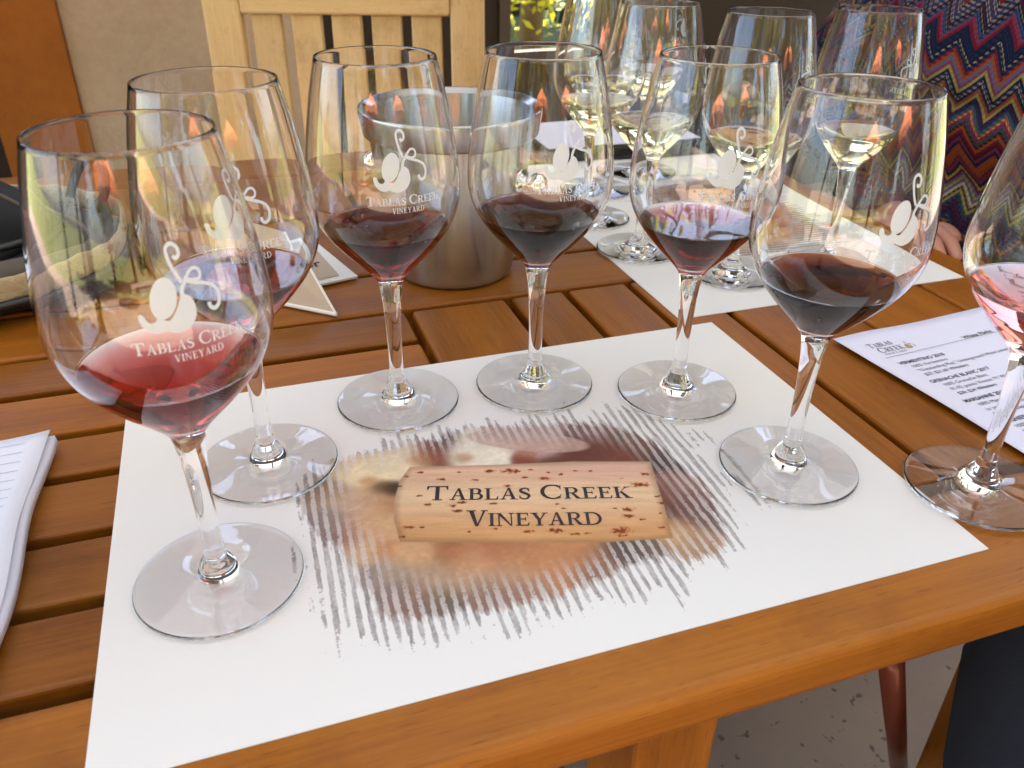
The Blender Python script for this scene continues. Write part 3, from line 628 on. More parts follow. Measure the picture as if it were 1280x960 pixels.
# ------------------------------------------------------------------ steel bucket
bk = thing('wine_bucket', 'brushed stainless steel wine bucket with a wide rim band and ball knobs', 'bucket', (.050, .309, 0))
H = .143
mb = MB(); mb.lathe([(0, .0006), (.050, .0006), (.0518, .0022), (.0528, .006), (.0685, H - .0225), (.0685, H - .022)], 96); mb.lathe([(.0672, H - .004), (.0500, .008), (.048, .005), (0, .0045)], 96); mb.build('body', M_STEEL, bk, True)
mb = MB(); mb.lathe([(.0686, H - .022), (.0725, H - .0215), (.0735, H - .020), (.0765, H - .003), (.0765, H - .0012), (.0757, H), (.0745, H - .0006), (.0672, H - .004)], 96); mb.build('rim_band', M_STEEL, bk, True)
for a in (-42, 138):
    k = MB(); d = Vector((math.cos(R(a)), math.sin(R(a)), 0)); r0 = float(np.interp(.086, (.006, .12), (.0528, .0685)))
    rot = d.to_track_quat('Z', 'Y').to_matrix().to_4x4(); rot.translation = Vector((d.x * r0, d.y * r0, .086))
    tmp = MB().lathe([(0, -.002), (.0135, -.001), (.0135, .001), (.012, .0022), (.006, .003), (.0045, .006), (.006, .0078), (.0088, .0105), (.0102, .0145), (.0095, .0185), (.0065, .0220), (0, .0235)], 40)
    k.add([rot @ Vector(v) for v in tmp.v], tmp.f); k.build('knob', M_CHROME, bk, True)

# ------------------------------------------------------------------ menu sheet, lined pad, folder sheet, sign
mn = thing('menu_sheet', 'lavender white printed tasting menu lying on the wood under the rose glass', 'menu', (.2850, .0800, .0), R(5.6))
MW, MH = .2159, .2794
def mz(u, v):  # the left edge lifts a little off the table
    return .0012 + .0030 * math.exp(-u / .03) * (.35 + .65 * math.exp(-((v + .09) / .08) ** 2)) + .0022 * math.exp(-((u - .03) ** 2 + v * v) / .0012)
mb = MB(); n = 28; vs = []; fs = []
for j in range(n + 1):
    for i in range(n + 1): u, v = MW * i / n, -MH * j / n; vs.append((u, v, mz(u, v)))
for j in range(n):
    for i in range(n): a = j * (n + 1) + i; fs.append([a, a + n + 1, a + n + 2, a + 1])
mb.add(vs, fs); o = mb.build('sheet', M_MENU, mn, True); sd = o.modifiers.new('thickness', 'SOLIDIFY'); sd.thickness = .00025; sd.offset = -1
def on_menu(polys, dz=.00012):
    m2 = MB()
    for i, (v, f) in enumerate(polys): m2.add([(a, b, mz(a, b) + dz + 8e-6 * (i % 7)) for a, b in v], f)
    return m2
P = []
P += xf(serif('TABLAS', .0062, .82, width=.0225), 1, 1, 0, .0150, -.0235) + xf(serif('CREEK', .0068, .82, width=.0240), 1, 1, 0, .0178, -.0315) + xf(serif('VINEYARD', .0021, 1, width=.0215, track=.15), 1, 1, 0, .0185, -.0352)
P += [rect(.0145, -.0386, .200, -.0382)]
def line(t, x, y, h, b=0): return xf(refine(sans(t, h, b), .02), 1, 1, 0, x, y)
P += line('White Flight', .098, -.0368, .0062, .02)
yy = -.0500
for head_, l1, l2, l3 in (('VERMENTINO 2018', '100% Vermentino', '"Outstanding Plus," Underground Wine Letter', '$27; $21.60 VINsiders'), ('GRENACHE BLANC 2017', '100% Grenache Blanc', '91-92 points Vinous; 91 Wine Spectator', '$30; $24 VINsiders'),
                         ('MARSANNE 2017', '100% Marsanne - not available', 'to seated flight members', '$35; $28 VINsiders'), ('VIOGNIER 2017', '100% Viognier', '92 points Vinous', '$35; $28 VINsiders'), ('ROUSSANNE 2017', '100% Roussanne', '93 points Vinous', '$35; $28 VINsiders')):
    P += line(head_, .0172, yy, .0053, .025) + line(l1, .0225, yy - .0063, .0049) + line(l2, .0225, yy - .0124, .0049) + line(l3, .0225, yy - .0185, .0047, .012); yy -= .0280
on_menu(P).build('lettering', M_TEXT, mn)
on_menu(refine(xf(emblem(), 1.75e-5, 1.75e-5, 0, .0405, -.0205), .004), .00016).build('emblem', M_TAN, mn)

pd = thing('writing_pad', 'ruled notepad with curling bluish white pages at the edge of the table', 'notepad', (-.2530, .1060, 0), R(-1.5))
def pz(u, v, k): return .0045 + .0012 * k + .0035 * math.sin(v * 60 + k) * math.exp(-u / .05) * .5 + .003 * math.exp(-u / .02) + .002
for k, nm in ((0, 'pages'), (1, 'top_page')):
    vs = []; fs = []; n, m_ = 12, 24
    for j in range(m_ + 1):
        for i in range(n + 1):
            u, v = .13 * i / n, -.21 * j / m_; wv = .0016 * math.sin(v * 38 + .6) * math.exp(-u / .03)
            vs.append((-u + wv - .0015 * k + (.008 if 0 else 0), v + .010 * (i / n) * 0, pz(u, v, k) + .001 * k))
    for j in range(m_):
        for i in range(n): a = j * (n + 1) + i; fs.append([a, a + 1, a + n + 2, a + n + 1])
    o = MB().add(vs, fs).build(nm, M_PAD, pd, True); s_ = o.modifiers.new('thickness', 'SOLIDIFY'); s_.thickness = .006 if k == 0 else .0006; s_.offset = -1 if k == 0 else 1
m2 = MB()
for j in range(24):
    v = -.008 - j * .0085; pts = [(-u - .001, v, pz(u, v, 1) + .00195) for u in np.linspace(.012, .128, 14)]
    vs = []; fs = []
    for q in pts: vs += [(q[0], q[1] - .00022, q[2]), (q[0], q[1] + .00022, q[2])]
    for i in range(13): fs.append([2 * i, 2 * i + 1, 2 * i + 3, 2 * i + 2])
    m2.add(vs, fs)
m2.build('ruled_line', M_RULE, pd)

fo = thing('menu_folder', 'black folder lying across the far end of the table', 'folder', (.25, .60, .0), R(-4))
mb = MB(); mb.board((0, .0, .0), (.24, .15, .016), 0, .002); mb.build('cover', M_BLACKP, fo)
tag(MB().board((.256, .606, .0164), (.470, .742, .0172), 0, 0, mat4=Matrix.Rotation(0, 4, 'Z')).build('loose_sheet', M_MENU), 'lavender paper sheet lying on the black folder', 'paper sheet')

sg = thing('table_sign', 'small folded card sign with a reserved notice between two wine glasses', 'sign', (0, 0, 0))
A = [Vector((-.0375, .307, .0035)), Vector((-.150, .280, .0035)), Vector((-.1635, .395, .022)), Vector((-.066, .388, .012))]
A[2] = A[1] + (A[3] - A[0])
def slab(name, q, t, m):
    nrm = (q[1] - q[0]).cross(q[3] - q[0]).normalized(); nrm = nrm if nrm.z > 0 else -nrm
    return MB().add([*q, *[p - nrm * t for p in q]], [[0, 1, 2, 3], [7, 6, 5, 4], [0, 4, 5, 1], [1, 5, 6, 2], [2, 6, 7, 3], [3, 7, 4, 0]]).build(name, m, sg)
slab('text_panel', A, .002, M_WHITE)
ux = (A[0] - A[1]).normalized(); uy = (A[3] - A[0]); uy = (uy - ux * uy.dot(ux)).normalized(); un_ = ux.cross(uy); ln = (A[0] - A[1]).length
fr = Matrix((ux, uy, un_)).transposed().to_4x4(); fr.translation = A[1]
def onp(polys, dz):
    m2 = MB()
    for v, f in polys: m2.add([fr @ Vector((a, b, dz)) for a, b in v], f)
    return m2
onp([rect(.006, .007, ln - .014, .078)], .0006).build('print_panel', M_ACR, sg)
onp(xf(sans('Reserved for', .0165, .02), 1, 1, 0, ln - .1075, .030), .0010).build('lettering', M_TEXT, sg)
B_ = [Vector((-.066, .2385, .001)), Vector((-.155, .3150, .001)), Vector((-.140, .3350, .060)), Vector((-.0905, .2990, .052))]
slab('stand_panel', B_, .002, M_ACR)
MB().tube([B_[0] + Vector((0, -.0005, .001)), B_[1] + Vector((0, -.0005, .001))], .0017, 8).tube([B_[0], B_[3]], .0011, 8).build('edge', M_WHITE, sg)

# ------------------------------------------------------------------ black bag
bgx = thing('shoulder_bag', 'open black fabric bag with cream trim and zips on the far left of the table', 'bag', (-.425, .415, 0))
def superloft(rings, m=48, p=2.6):
    vs = []; fs = []
    for (cx, cy, z, rx, ry) in rings:
        for k in range(m):
            a = 2 * PI * k / m; c, s = math.cos(a), math.sin(a)
            vs.append((cx + rx * math.copysign(abs(c) ** (2 / p), c), cy + ry * math.copysign(abs(s) ** (2 / p), s), z + .004 * math.sin(5 * a + z * 60)))
    for j in range(len(rings) - 1):
        for k in range(m): k2 = (k + 1) % m; fs.append([j * m + k, j * m + k2, (j + 1) * m + k2, (j + 1) * m + k])
    fs.append(list(range(m))[::-1]); fs.append([(len(rings) - 1) * m + k for k in range(m)])
    return vs, fs
v, f = superloft([(0, 0, .003, .19, .125), (0, 0, .008, .198, .135), (0, 0, .018, .197, .136), (-.003, 0, .022, .190, .130), (-.006, .005, .025, .188, .126)]); MB().add(v, f).build('lower_body', M_BLACK, bgx, True)
v, f = superloft([(-.03, .02, .024, .160, .105), (-.03, .025, .036, .165, .108), (-.035, .04, .048, .155, .095), (-.04, .05, .058, .140, .080), (-.04, .05, .061, .11, .055)]); MB().add(v, f).build('upper_body', M_BLACK, bgx, True)
def sup(rx, ry, a, p=2.6): c, s = math.cos(a), math.sin(a); return (rx * math.copysign(abs(c) ** (2 / p), c), ry * math.copysign(abs(s) ** (2 / p), s))
mb = MB(); mb.tube([(*sup(.196, .134, a), (.030 + .002 * math.sin(a * 7))) for a in np.linspace(0, 2 * PI, 121)], [(.0098 + .0008 * math.sin(i * 1.7), .0024 + .0007 * math.sin(i * 2.9)) for i in range(121)], 12, False); mb.build('cream_trim', M_CREAM, bgx, True)
mb = MB()
for hz, rx, ry in ((.019, .1995, .1385), (.046, .150, .092)): mb.tube([(sup(rx, ry, a)[0] - (.02 if hz > .05 else 0), sup(rx, ry, a)[1] + (.03 if hz > .05 else 0), hz) for a in np.linspace(-PI * .95, .2, 60)], .0035, 8)
mb.build('zip', M_ZIP, bgx, True)
mb = MB(); pth = catmull([(.02, -.02, .058), (.06, -.04, .082), (.10, -.02, .080), (.135, -.03, .062), (.165, -.035, .048), (.178, -.06, .036), (.150, -.09, .038), (.10, -.115, .040)], 6); mb.tube(pth, [(.002, .0085)] * len(pth), 8); mb.build('strap', M_GREYBROWN, bgx, True)
mb = MB(); mb.tube(catmull([(.155, .0, .062), (.165, .012, .080), (.178, .012, .092), (.190, .0, .085), (.188, -.01, .065), (.175, -.012, .050)], 6), .0045, 10); mb.tube(catmull([(.185, -.01, .06), (.186, -.03, .03), (.170, -.07, .02), (.160, -.11, .006)], 6), .0045, 10); mb.build('buckle', M_BLACKP, bgx, True)
for k, (dx, dy, z, rz_) in enumerate(((-.06, -.085, .048, -2), (-.055, -.082, .056, -1))):
    tag(MB().board((-.09, -.05, 0), (.11, .05, .0032), 0, .0005, mat4=Matrix.Translation((-.425 + dx, .415 + dy, z * .75)) @ Matrix.Rotation(R(rz_), 4, 'Z')).build('folded_paper', M_PAD),
        ('lower folded paper poking out of the black bag', 'upper folded paper poking out of the black bag')[k], 'paper', 'papers in the bag')
tag(MB().tube([(-.215, .385, .004), (-.222, .52, .004)], .0035, 10).build('pen', M_BLACKP, None, True), 'thin black pen lying on the wood beside the black bag', 'pen')

# ------------------------------------------------------------------ pale slatted chair
ch = thing('slatted_chair', 'pale teak chair with a tall slatted back, across the table', 'chair', (.109, 1.261, FZ), R(-19))
Z = -FZ
def rail(name, lo, hi, ax, parent=ch, bev=.005): return MB().board(lo, hi, ax, bev, 3).build(name, M_CHAIR, parent)
rail('post', (-.257, 0, 0), (-.189, .034, Z + .155), 2); rail('post', (.189, 0, 0), (.250, .034, Z + .155), 2)
rail('top_rail', (-.1885, -.002, Z + .104), (.1885, .032, Z + .195), 0); rail('lower_rail', (-.1885, .002, .50), (.1885, .03, .56), 0)
for k in range(5):
    x0 = -.1885 + .0155 + k * .0727; rail('back_slat', (x0, .008, .561), (x0 + .0545, .024, Z + .1035), 2, bev=.003)
for k in range(6): rail('seat_slat', (-.25, -.46 + k * .075, .425), (.25, -.46 + k * .075 + .066, .445), 0, bev=.004)
rail('front_rail', (-.19, -.44, .36), (.19, -.415, .424), 0)
for s in (-1, 1):
    rail('side_rail', (s * .22 - .012, -.41, .36), (s * .22 + .012, -.001, .424), 1); rail('leg', (s * .22 - .028, -.455, 0), (s * .22 + .028, -.412, .424), 2)

# ------------------------------------------------------------------ people
def skinned(name, joints, edges, m, parent, sub=2, smooth=True):
    """joints: list of (x, y, z, r)"""
    me = bpy.data.meshes.new(name); me.from_pydata([j[:3] for j in joints], edges, []); o = link(name, me, m, parent)
    md = o.modifiers.new('skin', 'SKIN'); md.use_smooth_shade = True
    for sv, j in zip(me.skin_vertices[0].data, joints):
        r = j[3]; sv.radius = r if hasattr(r, '__len__') else (r, r)
    me.skin_vertices[0].data[0].use_root = True
    sb = o.modifiers.new('sub', 'SUBSURF'); sb.levels = sub; sb.render_levels = sub
    return o
def body(parent, J, handL, handR):
    """J: dict of joint positions in world coordinates"""
    joints = []; edges = []; idx = {}
    def add(n, p, r, par=None):
        idx[n] = len(joints); joints.append((*p, r))
        if par: edges.append((idx[par], idx[n]))
    add('pelvis', J['pelvis'], .12); add('waist', J['waist'], (.12, .10), 'pelvis'); add('chest', J['chest'], (.14, .11), 'waist'); add('neck0', J['neck'], .05, 'chest'); add('neck1', J['jaw'], .048, 'neck0')
    for s in 'LR':
        add('sh' + s, J['sh' + s], .055, 'chest'); add('el' + s, J['el' + s], .038, 'sh' + s); add('wr' + s, J['wr' + s], .026, 'el' + s)
        add('hip' + s, J['hip' + s], .085, 'pelvis'); add('kn' + s, J['kn' + s], .055, 'hip' + s); add('an' + s, J['an' + s], .038, 'kn' + s); add('toe' + s, J['toe' + s], .034, 'an' + s)
        w = Vector(J['wr' + s]); d = Vector(J['hand' + s]); d = d.normalized(); up = Vector((0, 0, 1)); side = d.cross(up).normalized(); sg_ = handR if s == 'R' else handL
        add('palm' + s, w + d * .045, (.034, .018), 'wr' + s); add('knu' + s, w + d * .085, (.038, .014), 'palm' + s)
        for k, ln in enumerate((.070, .078, .072, .056)):
            o_ = (k - 1.5) * .0195; b = w + d * .088 + side * o_ * sg_
            add('f%d0' % k + s, b, .0095, 'knu' + s); add('f%d1' % k + s, b + d * ln * .5 + up * -.004, .0085, 'f%d0' % k + s); add('f%d2' % k + s, b + d * ln * .9 - up * .018, .007, 'f%d1' % k + s)
        tb_ = w + d * .03 + side * sg_ * -.028; add('t0' + s, tb_, .013, 'palm' + s); add('t1' + s, tb_ + d * .03 - side * sg_ * .018, .0105, 't0' + s); add('t2' + s, tb_ + d * .055 - side * sg_ * .022 - up * .006, .0085, 't1' + s)
    return skinned('body', joints, edges, M_SKIN, parent)
def ringloft(rings, m=36):
    """rings: (centre, ax, ay) half-axis vectors"""
    vs = []; fs = []; uv = []; V = 0; Vs = []
    for i, (c, ax, ay) in enumerate(rings):
        c, ax, ay = Vector(c), Vector(ax), Vector(ay)
        if i: V += (c - Vector(rings[i - 1][0])).length
        Vs.append(V)
        for k in range(m): a = 2 * PI * k / m; vs.append(c + ax * math.cos(a) + ay * math.sin(a))
    for j in range(len(rings) - 1):
        r = (Vector(rings[j][1]).length + Vector(rings[j][2]).length) / 2
        for k in range(m):
            k2 = (k + 1) % m; fs.append([j * m + k, j * m + k2, (j + 1) * m + k2, (j + 1) * m + k])
            u0, u1 = 2 * PI * .16 * k / m, 2 * PI * .16 * (k + 1) / m; uv.append([(u0, Vs[j]), (u1, Vs[j]), (u1, Vs[j + 1]), (u0, Vs[j + 1])])
    return vs, fs, uv
def head(parent, c, fwd, hair_len):
    c = Vector(c); f = Vector(fwd).normalized(); up = Vector((0, 0, 1)); s = f.cross(up).normalized()
    rot = Matrix((s, f, up)).transposed().to_4x4(); rot.translation = c
    vs = []; fs = []; n, m = 20, 28
    for i in range(n + 1):
        t = PI * i / n; z = math.cos(t); r = math.sin(t)
        for k in range(m):
            a = 2 * PI * k / m; x, y = r * math.cos(a), r * math.sin(a); jaw = 1 - .32 * max(0, -z - .1)
            X, Y, Zq = x * .074 * jaw, y * .096 * (1 - .12 * max(0, -z)), z * .122
            if y > .5: 
                Y += .020 * math.exp(-((x / .16) ** 2 + ((z + .12) / .16) ** 2)) - .008 * (math.exp(-(((x - .4) / .2) ** 2 + ((z - .08) / .12) ** 2)) + math.exp(-(((x + .4) / .2) ** 2 + ((z - .08) / .12) ** 2))) + .005 * math.exp(-((x / .3) ** 2 + ((z + .48) / .07) ** 2))
            vs.append(rot @ Vector((X, Y, Zq)))
    for i in range(n):
        for k in range(m): k2 = (k + 1) % m; fs.append([i * m + k, (i + 1) * m + k, (i + 1) * m + k2, i * m + k2])
    h = MB().add(vs, fs).build('head', M_SKIN, parent, True)
    for q in (-1, 1):
        e = MB(); tmp = MB().lathe([(0, -.011)] + [(.011 * math.sin(a), -.011 * math.cos(a)) for a in np.linspace(.3, PI - .3, 8)] + [(0, .011)], 16)
        e.add([rot @ Vector((v_[0] + q * .030, v_[1] + .076, v_[2] + .010)) for v_ in tmp.v], tmp.f); e.build('eye', M_EYEW, h, True)
        e = MB(); e.add([rot @ Vector((q * .030 + .005 * math.cos(a), .0876, .010 + .005 * math.sin(a))) for a in np.linspace(0, 2 * PI, 12, endpoint=False)], [list(range(12))]); e.build('iris', M_EYED, h)
        e = MB(); tmp = MB().lathe([(0, -.006), (.018, -.004), (.020, .002), (.012, .005), (0, .003)], 16)
        e.add([rot @ Vector((q * (.073 + v_[2]), v_[0] * .7 - .005, v_[1] * 1.5 - .005)) for v_ in tmp.v], tmp.f); e.build('ear', M_SKIN, h, True)
    e = MB(); e.add([rot @ Vector((.022 * math.cos(a), .0935 - .01 * math.cos(a) ** 2, -.058 + .006 * math.sin(a))) for a in np.linspace(0, 2 * PI, 14, endpoint=False)], [list(range(14))]); e.build('mouth', mat('lips', (.45, .12, .10), .5), h)
    vs = []; fs = []
    for i in range(15):
        t = i / 14
        for k in range(28):
            a = PI * (-.12 - .76 * 0) + 2 * PI * k / 28; ang = t * 1.9; r = math.sin(min(ang, PI / 2)); y = math.sin(a)
            cut = 1.0 if y < .55 else .42
            ang2 = ang * cut; z = .134 * math.cos(ang2) if ang2 < PI / 2 else -(ang2 - PI / 2) * hair_len; rr = math.sin(min(ang2, PI / 2))
            wv = 1 + .03 * math.sin(9 * a + i)
            vs.append(rot @ Vector((.086 * rr * math.cos(a) * wv, .108 * rr * y * wv - .004, z + .006)))
    for i in range(14):
        for k in range(28): k2 = (k + 1) % 28; fs.append([i * 28 + k, (i + 1) * 28 + k, (i + 1) * 28 + k2, i * 28 + k2])
    o = MB().add(vs, fs).build('hair', M_HAIR, parent, True); s_ = o.modifiers.new('thickness', 'SOLIDIFY'); s_.thickness = .012; s_.offset = -1
    return h
def trouser(parent, hip, knee, ankle, m, r0=.098, r1=.075, r2=.055):
    p = catmull([hip, knee, ankle], 9) if 0 else [Vector(hip).lerp(Vector(knee), t) for t in np.linspace(0, .92, 10)] + [Vector(knee) * .98 + Vector(hip).lerp(Vector(ankle), .5) * .02] + [Vector(knee).lerp(Vector(ankle), t) for t in np.linspace(.09, .95, 10)]
    rr = [r0 + (r1 - r0) * i / 10 for i in range(11)] + [r1 + (r2 - r1) * i / 9 for i in range(10)]
    rr = [r * (1 + .02 * math.sin(i * 2.1)) for i, r in enumerate(rr)]
    return MB().tube(p, rr, 24).build('trouser_leg', m, parent, True)

# the person at the right end of the table, zigzag sweater and jeans, facing the table end
p1 = thing('person', 'person in a multicoloured zigzag knit sweater and blue jeans, hand on lap', 'person', (.82, .46, FZ))
inv = Matrix.Translation((-.82, -.46, -FZ))
def loc1(p): return tuple(inv @ Vector(p))
J = dict(pelvis=(.84, .46, -.16), waist=(.83, .46, .0), chest=(.82, .46, .17), neck=(.81, .46, .33), jaw=(.80, .46, .39), shL=(.82, .29, .27), shR=(.82, .63, .27), elL=(.76, .20, .01), elR=(.74, .715, .02), wrL=(.68, .16, -.05), wrR=(.665, .44, -.062),
         handL=(-.8, -.1, -.3), handR=(-.42, -.90, .16), hipL=(.82, .37, -.16), hipR=(.82, .55, -.16), knL=(.42, .34, -.175), knR=(.42, .58, -.175), anL=(.46, .34, -.64), anR=(.34, .46, -.64), toeL=(.33, .335, -.70), toeR=(.20, .44, -.70))
body(p1, {k: (v if k.startswith('hand') else loc1(v)) for k, v in J.items()}, 1, 1)
head(p1, loc1((.79, .46, .50)), (-1, -.1, -.15), .16)
def RZ(rows, k=5):
    return [tuple(p) for p in catmull(rows, k)]
rings = []
for z, cx, rx, ry in RZ(((-.125, .815, .150, .205), (-.10, .813, .152, .207), (-.06, .812, .148, .204), (-.03, .815, .140, .200), (0, .818, .138, .196), (.03, .812, .146, .196), (.06, .808, .152, .198), (.10, .808, .152, .200), (.15, .812, .145, .200), (.20, .818, .13, .195), (.25, .82, .11, .185), (.29, .82, .085, .15), (.315, .815, .062, .085), (.33, .81, .056, .062))):
    rings.append((loc1((cx, .46, z)), (rx, 0, 0), (0, ry, 0)))
v, f, uv = ringloft(rings, 96); cx_ = Vector(loc1((.815, .46, 0)))
for i, q in enumerate(v):
    a = math.atan2(q.y - cx_.y, q.x - cx_.x); z = q.z + FZ; d = Vector((q.x - cx_.x, q.y - cx_.y, 0)).normalized()
    v[i] = q + d * (.005 * math.sin(3 * a + 34 * z) + .004 * math.sin(7 * a - 22 * z + 1) - .012 * math.exp(-((z - .085 - .012 * math.sin(2 * a)) / .010) ** 2)) * (1 if z < .2 else .3) + Vector((0, 0, .006 * math.sin(4 * a + 20 * z)))
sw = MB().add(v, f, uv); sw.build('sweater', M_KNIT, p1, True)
for s in 'LR':
    pts = catmull([loc1(Vector(J['sh' + s]).lerp(Vector(J['chest']), .62) + Vector((0, 0, .02))), loc1(Vector(J['sh' + s]).lerp(Vector(J['chest']), .12) + Vector((0, 0, .004))), loc1(Vector(J['sh' + s]).lerp(Vector(J['el' + s]), .5)), loc1(J['el' + s]), loc1(Vector(J['el' + s]).lerp(Vector(J['wr' + s]), .5)), loc1(Vector(J['wr' + s]))], 5)
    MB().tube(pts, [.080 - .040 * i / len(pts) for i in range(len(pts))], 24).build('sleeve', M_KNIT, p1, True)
for s in 'LR': trouser(p1, loc1(J['hip' + s]), loc1(J['kn' + s]), loc1(J['an' + s]), M_DENIM, .092, .07, .055)
for s in 'LR':
    a, t = Vector(J['an' + s]), Vector(J['toe' + s]); a.z = t.z = -.70
    d = (t - a).normalized(); MB().tube([loc1(a - d * .05 + Vector((0, 0, .01))), loc1(a - d * .03 + Vector((0, 0, .012))), loc1(a.lerp(t, .5) + Vector((0, 0, .006))), loc1(t), loc1(t + d * .06), loc1(t + d * .085 - Vector((0, 0, .01)))], [.025, .037, .040, .038, .03, .012], 20).build('shoe', M_SHOE if s == 'L' else M_SHOE, p1, True)
# the chair under that person
c2 = copy_tree(ch); c2.location = (1.27, .60, FZ); c2.rotation_euler = (0, 0, R(-90)); c2['label'] = 'pale teak slatted chair under the person in the zigzag sweater'
ch['group'] = c2['group'] = 'slatted chairs at the table'

# the neighbour at the near side, mostly outside the picture: dark jeans under the table edge
p2 = thing('person', 'person in dark jeans seated beside the near right corner of the table', 'person', (.50, -.60, FZ))
inv2 = Matrix.Translation((-.50, .60, -FZ))
def loc2(p): return tuple(inv2 @ Vector(p))
J2 = dict(pelvis=(.55, -.62, -.20), waist=(.55, -.63, -.04), chest=(.55, -.62, .15), neck=(.55, -.61, .31), jaw=(.55, -.60, .37), shL=(.38, -.61, .25), shR=(.72, -.61, .25), elL=(.36, -.56, -.02), elR=(.76, -.54, .0), wrL=(.48, -.38, -.10), wrR=(.62, -.36, -.10),
          handL=(.3, .9, -.1), handR=(-.3, .9, -.1), hipL=(.46, -.60, -.22), hipR=(.64, -.60, -.22), knL=(.430, -.10, -.19), knR=(.60, -.12, -.19), anL=(.395, -.20, -.64), anR=(.60, -.18, -.64), toeL=(.385, -.07, -.70), toeR=(.60, -.06, -.70))
body(p2, {k: (v if k.startswith('hand') else loc2(v)) for k, v in J2.items()}, 1, 1)
head(p2, loc2((.55, -.585, .48)), (-.2, 1, -.1), .05)
rings = [(loc2((.55, -.62, z)), (rx, 0, 0), (0, ry, 0)) for z, rx, ry in ((-.22, .19, .14), (-.10, .185, .135), (.05, .19, .135), (.18, .195, .12), (.25, .18, .1), (.29, .14, .08), (.31, .07, .06))]
v, f, uv = ringloft(rings, 40); MB().add(v, f, uv).build('shirt', M_TEE, p2, True)
for s in 'LR':
    MB().tube(catmull([loc2(Vector(J2['sh' + s]).lerp(Vector(J2['chest']), .62) + Vector((0, 0, .02))), loc2(Vector(J2['sh' + s]).lerp(Vector(J2['chest']), .12) + Vector((0, 0, .004))), loc2(Vector(J2['sh' + s]).lerp(Vector(J2['el' + s]), .5)), loc2(J2['el' + s]), loc2(Vector(J2['el' + s]).lerp(Vector(J2['wr' + s]), .8))], 5), [.074 - .034 * i / 26 for i in range(26)], 20).build('sleeve', M_TEE, p2, True)
    trouser(p2, loc2(J2['hip' + s]), loc2(J2['kn' + s]), loc2(J2['an' + s]), M_DENIM2, .10, .085, .065)
    a, t = Vector(J2['an' + s]), Vector(J2['toe' + s]); a.z = t.z = -.70; d = (t - a).normalized()
    MB().tube([loc2(a - d * .05), loc2(a - d * .03), loc2(a.lerp(t, .5)), loc2(t), loc2(t + d * .06), loc2(t + d * .085 - Vector((0, 0, .01)))], [.025, .037, .040, .038, .03, .012], 20).build('shoe', M_SHOE2, p2, True)
c3 = copy_tree(ch); c3.location = (.55, -.80, FZ); c3.rotation_euler = (0, 0, R(180)); c3['label'] = 'pale teak slatted chair under the person in dark jeans'; c3['group'] = ch['group']
# ------------------------------------------------------------------ garden: trees, parasols, a shrub behind the opening
def tree(x, y, h, cr, nleaf, label, name='garden_tree', group='trees in the garden', low=.08, ls=.09, seed=1, lm=None):
    r = np.random.default_rng(seed); t = thing(name, label, 'tree', (x, y, FZ - .03), 0, group)
    mb_ = MB(); mb_.tube([(0, 0, 0), (.05, .02, h * .3), (-.03, .05, h * .6), (0, 0, h * .92)], [.10 * h / 4, .085 * h / 4, .05 * h / 4, .015], 10)
    for k in range(7):
        a = r.uniform(0, 2 * PI); z = h * r.uniform(.3, .7); e = cr * r.uniform(.5, .85); mb_.tube([(0, 0, z), (e * .5 * math.cos(a), e * .5 * math.sin(a), z + e * .3), (e * math.cos(a), e * math.sin(a), z + e * .5)], [.03 * h / 4, .02 * h / 4, .006], 6)
    mb_.build('trunk', M_BARK, t, True)
    ncl = 46; cs = []
    for k in range(ncl):
        d = r.normal(size=3); d /= np.linalg.norm(d); q = d * r.uniform(.35, 1) * np.array((cr, cr, h * (1 - low) * .5)); cs.append((q + np.array((0, 0, h * (low + (1 - low) * .5))), r.uniform(.16, .36) * cr, r.random()))
    vs = []; fs = []; tn = []
    for k in range(nleaf):
        c, rad, tone = cs[r.integers(ncl)]; d = r.normal(size=3); d /= np.linalg.norm(d); p = c + d * rad * r.uniform(.55, 1.05)
        a = r.normal(size=3); a /= np.linalg.norm(a); b = np.cross(a, d); b /= np.linalg.norm(b) + 1e-9; s = ls * r.uniform(.6, 1.3); i = len(vs)
        vs += [tuple(p - a * s), tuple(p + b * s * .45), tuple(p + a * s), tuple(p - b * s * .45)]; fs.append([i, i + 1, i + 2, i + 3]); tn.append(min(1, max(0, tone * .7 + r.uniform(0, .4))))
    m2 = MB(); m2.v = vs; m2.f = fs; m2.tone = tn; m2.uv = [[(0, 0), (1, 0), (1, 1), (0, 1)]] * len(fs); m2.build('crown', lm or M_LEAF, t)
    return t
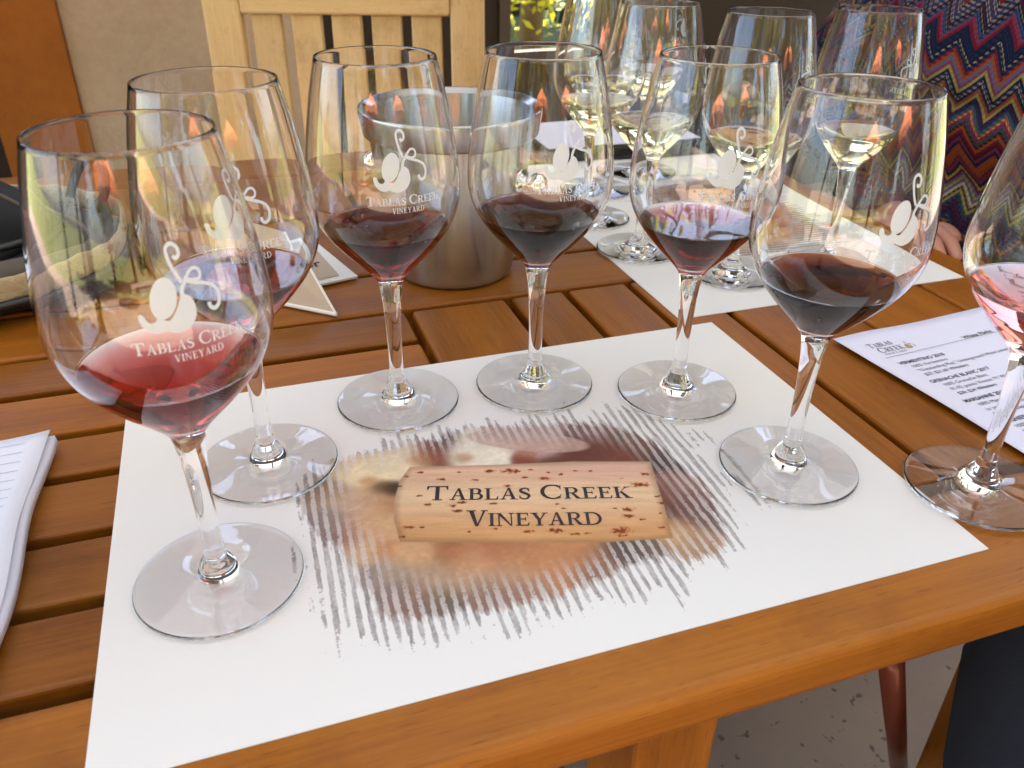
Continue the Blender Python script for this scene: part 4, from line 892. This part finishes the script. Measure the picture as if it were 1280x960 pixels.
TR = [(-5.0, -8.2, 6.2, 2.4, 'broad yellow-green tree at the left of the garden'), (-1.9, -9.6, 7.6, 2.7, 'tall yellow-green tree behind the left orange parasol'), (1.4, -10.5, 5.4, 2.1, 'low rounded tree straight behind the table'), (4.2, -8.8, 7.2, 2.5, 'tall tree between two orange parasols'), (7.4, -7.6, 6.2, 2.3, 'broad tree at the right of the garden'), (-6.6, -3.6, 6.0, 2.3, 'tree beside the left edge of the patio'), (9.2, -2.5, 5.6, 2.1, 'tree beside the right edge of the patio')]
for i, (x, y, h, c, lab) in enumerate(TR): tree(x, y - .8, h * 1.25, c * 1.32, 15000, lab, ls=.125, seed=10 + i)
tree(2.9, 8.6, 5.0, 2.6, 9000, 'dense dark backdrop tree added behind the sunlit shrub beyond the dark wall', 'backdrop_tree', 'trees in the garden', .02, .13, 41, M_LEAFD)  # tree added as a dark backdrop; its leaf colour carries the shade
tree(1.7, 4.7, 3.2, 1.25, 4200, 'leafy sunlit shrub seen through the opening in the dark wall', 'leafy_shrub', 'trees in the garden', .05, .042, 40)
def parasol(x, y, h, r, label):
    t = thing('parasol', label, 'parasol', (x, y, FZ - .03), random.uniform(0, 1), 'orange parasols in the garden')
    MB().tube([(0, 0, 0), (0, 0, h)], .022, 12).build('pole', M_POLE, t, True); MB().lathe([(0, 0), (.24, 0), (.25, .04), (.05, .08), (0, .08)], 24).build('base', M_POLE, t)
    vs = [(0, 0, h)]; fs = []; n = 8
    for j, (rr, z) in enumerate(((.33, h - .16), (.66, h - .36), (1, h - .62), (1.0, h - .80))):
        for k in range(n * 4): a = 2 * PI * k / (n * 4); s = 1 - (.05 * (j + 1) / 4) * abs(math.sin(a * n / 2)) ; vs.append((r * rr * s * math.cos(a), r * rr * s * math.sin(a), z + (.05 * j / 3) * abs(math.sin(a * n / 2))))
    m = n * 4
    for k in range(m): fs.append([0, 1 + k, 1 + (k + 1) % m])
    for j in range(3):
        for k in range(m): k2 = (k + 1) % m; fs.append([1 + j * m + k, 1 + (j + 1) * m + k, 1 + (j + 1) * m + k2, 1 + j * m + k2])
    o = MB().add(vs, fs).build('canopy', M_PARASOL, t); s_ = o.modifiers.new('thickness', 'SOLIDIFY'); s_.thickness = .006
parasol(-2.3, -5.6, 2.6, 1.2, 'orange garden parasol nearest the patio on the left')
parasol(2.6, -6.6, 2.7, 1.25, 'orange garden parasol towards the right of the garden')
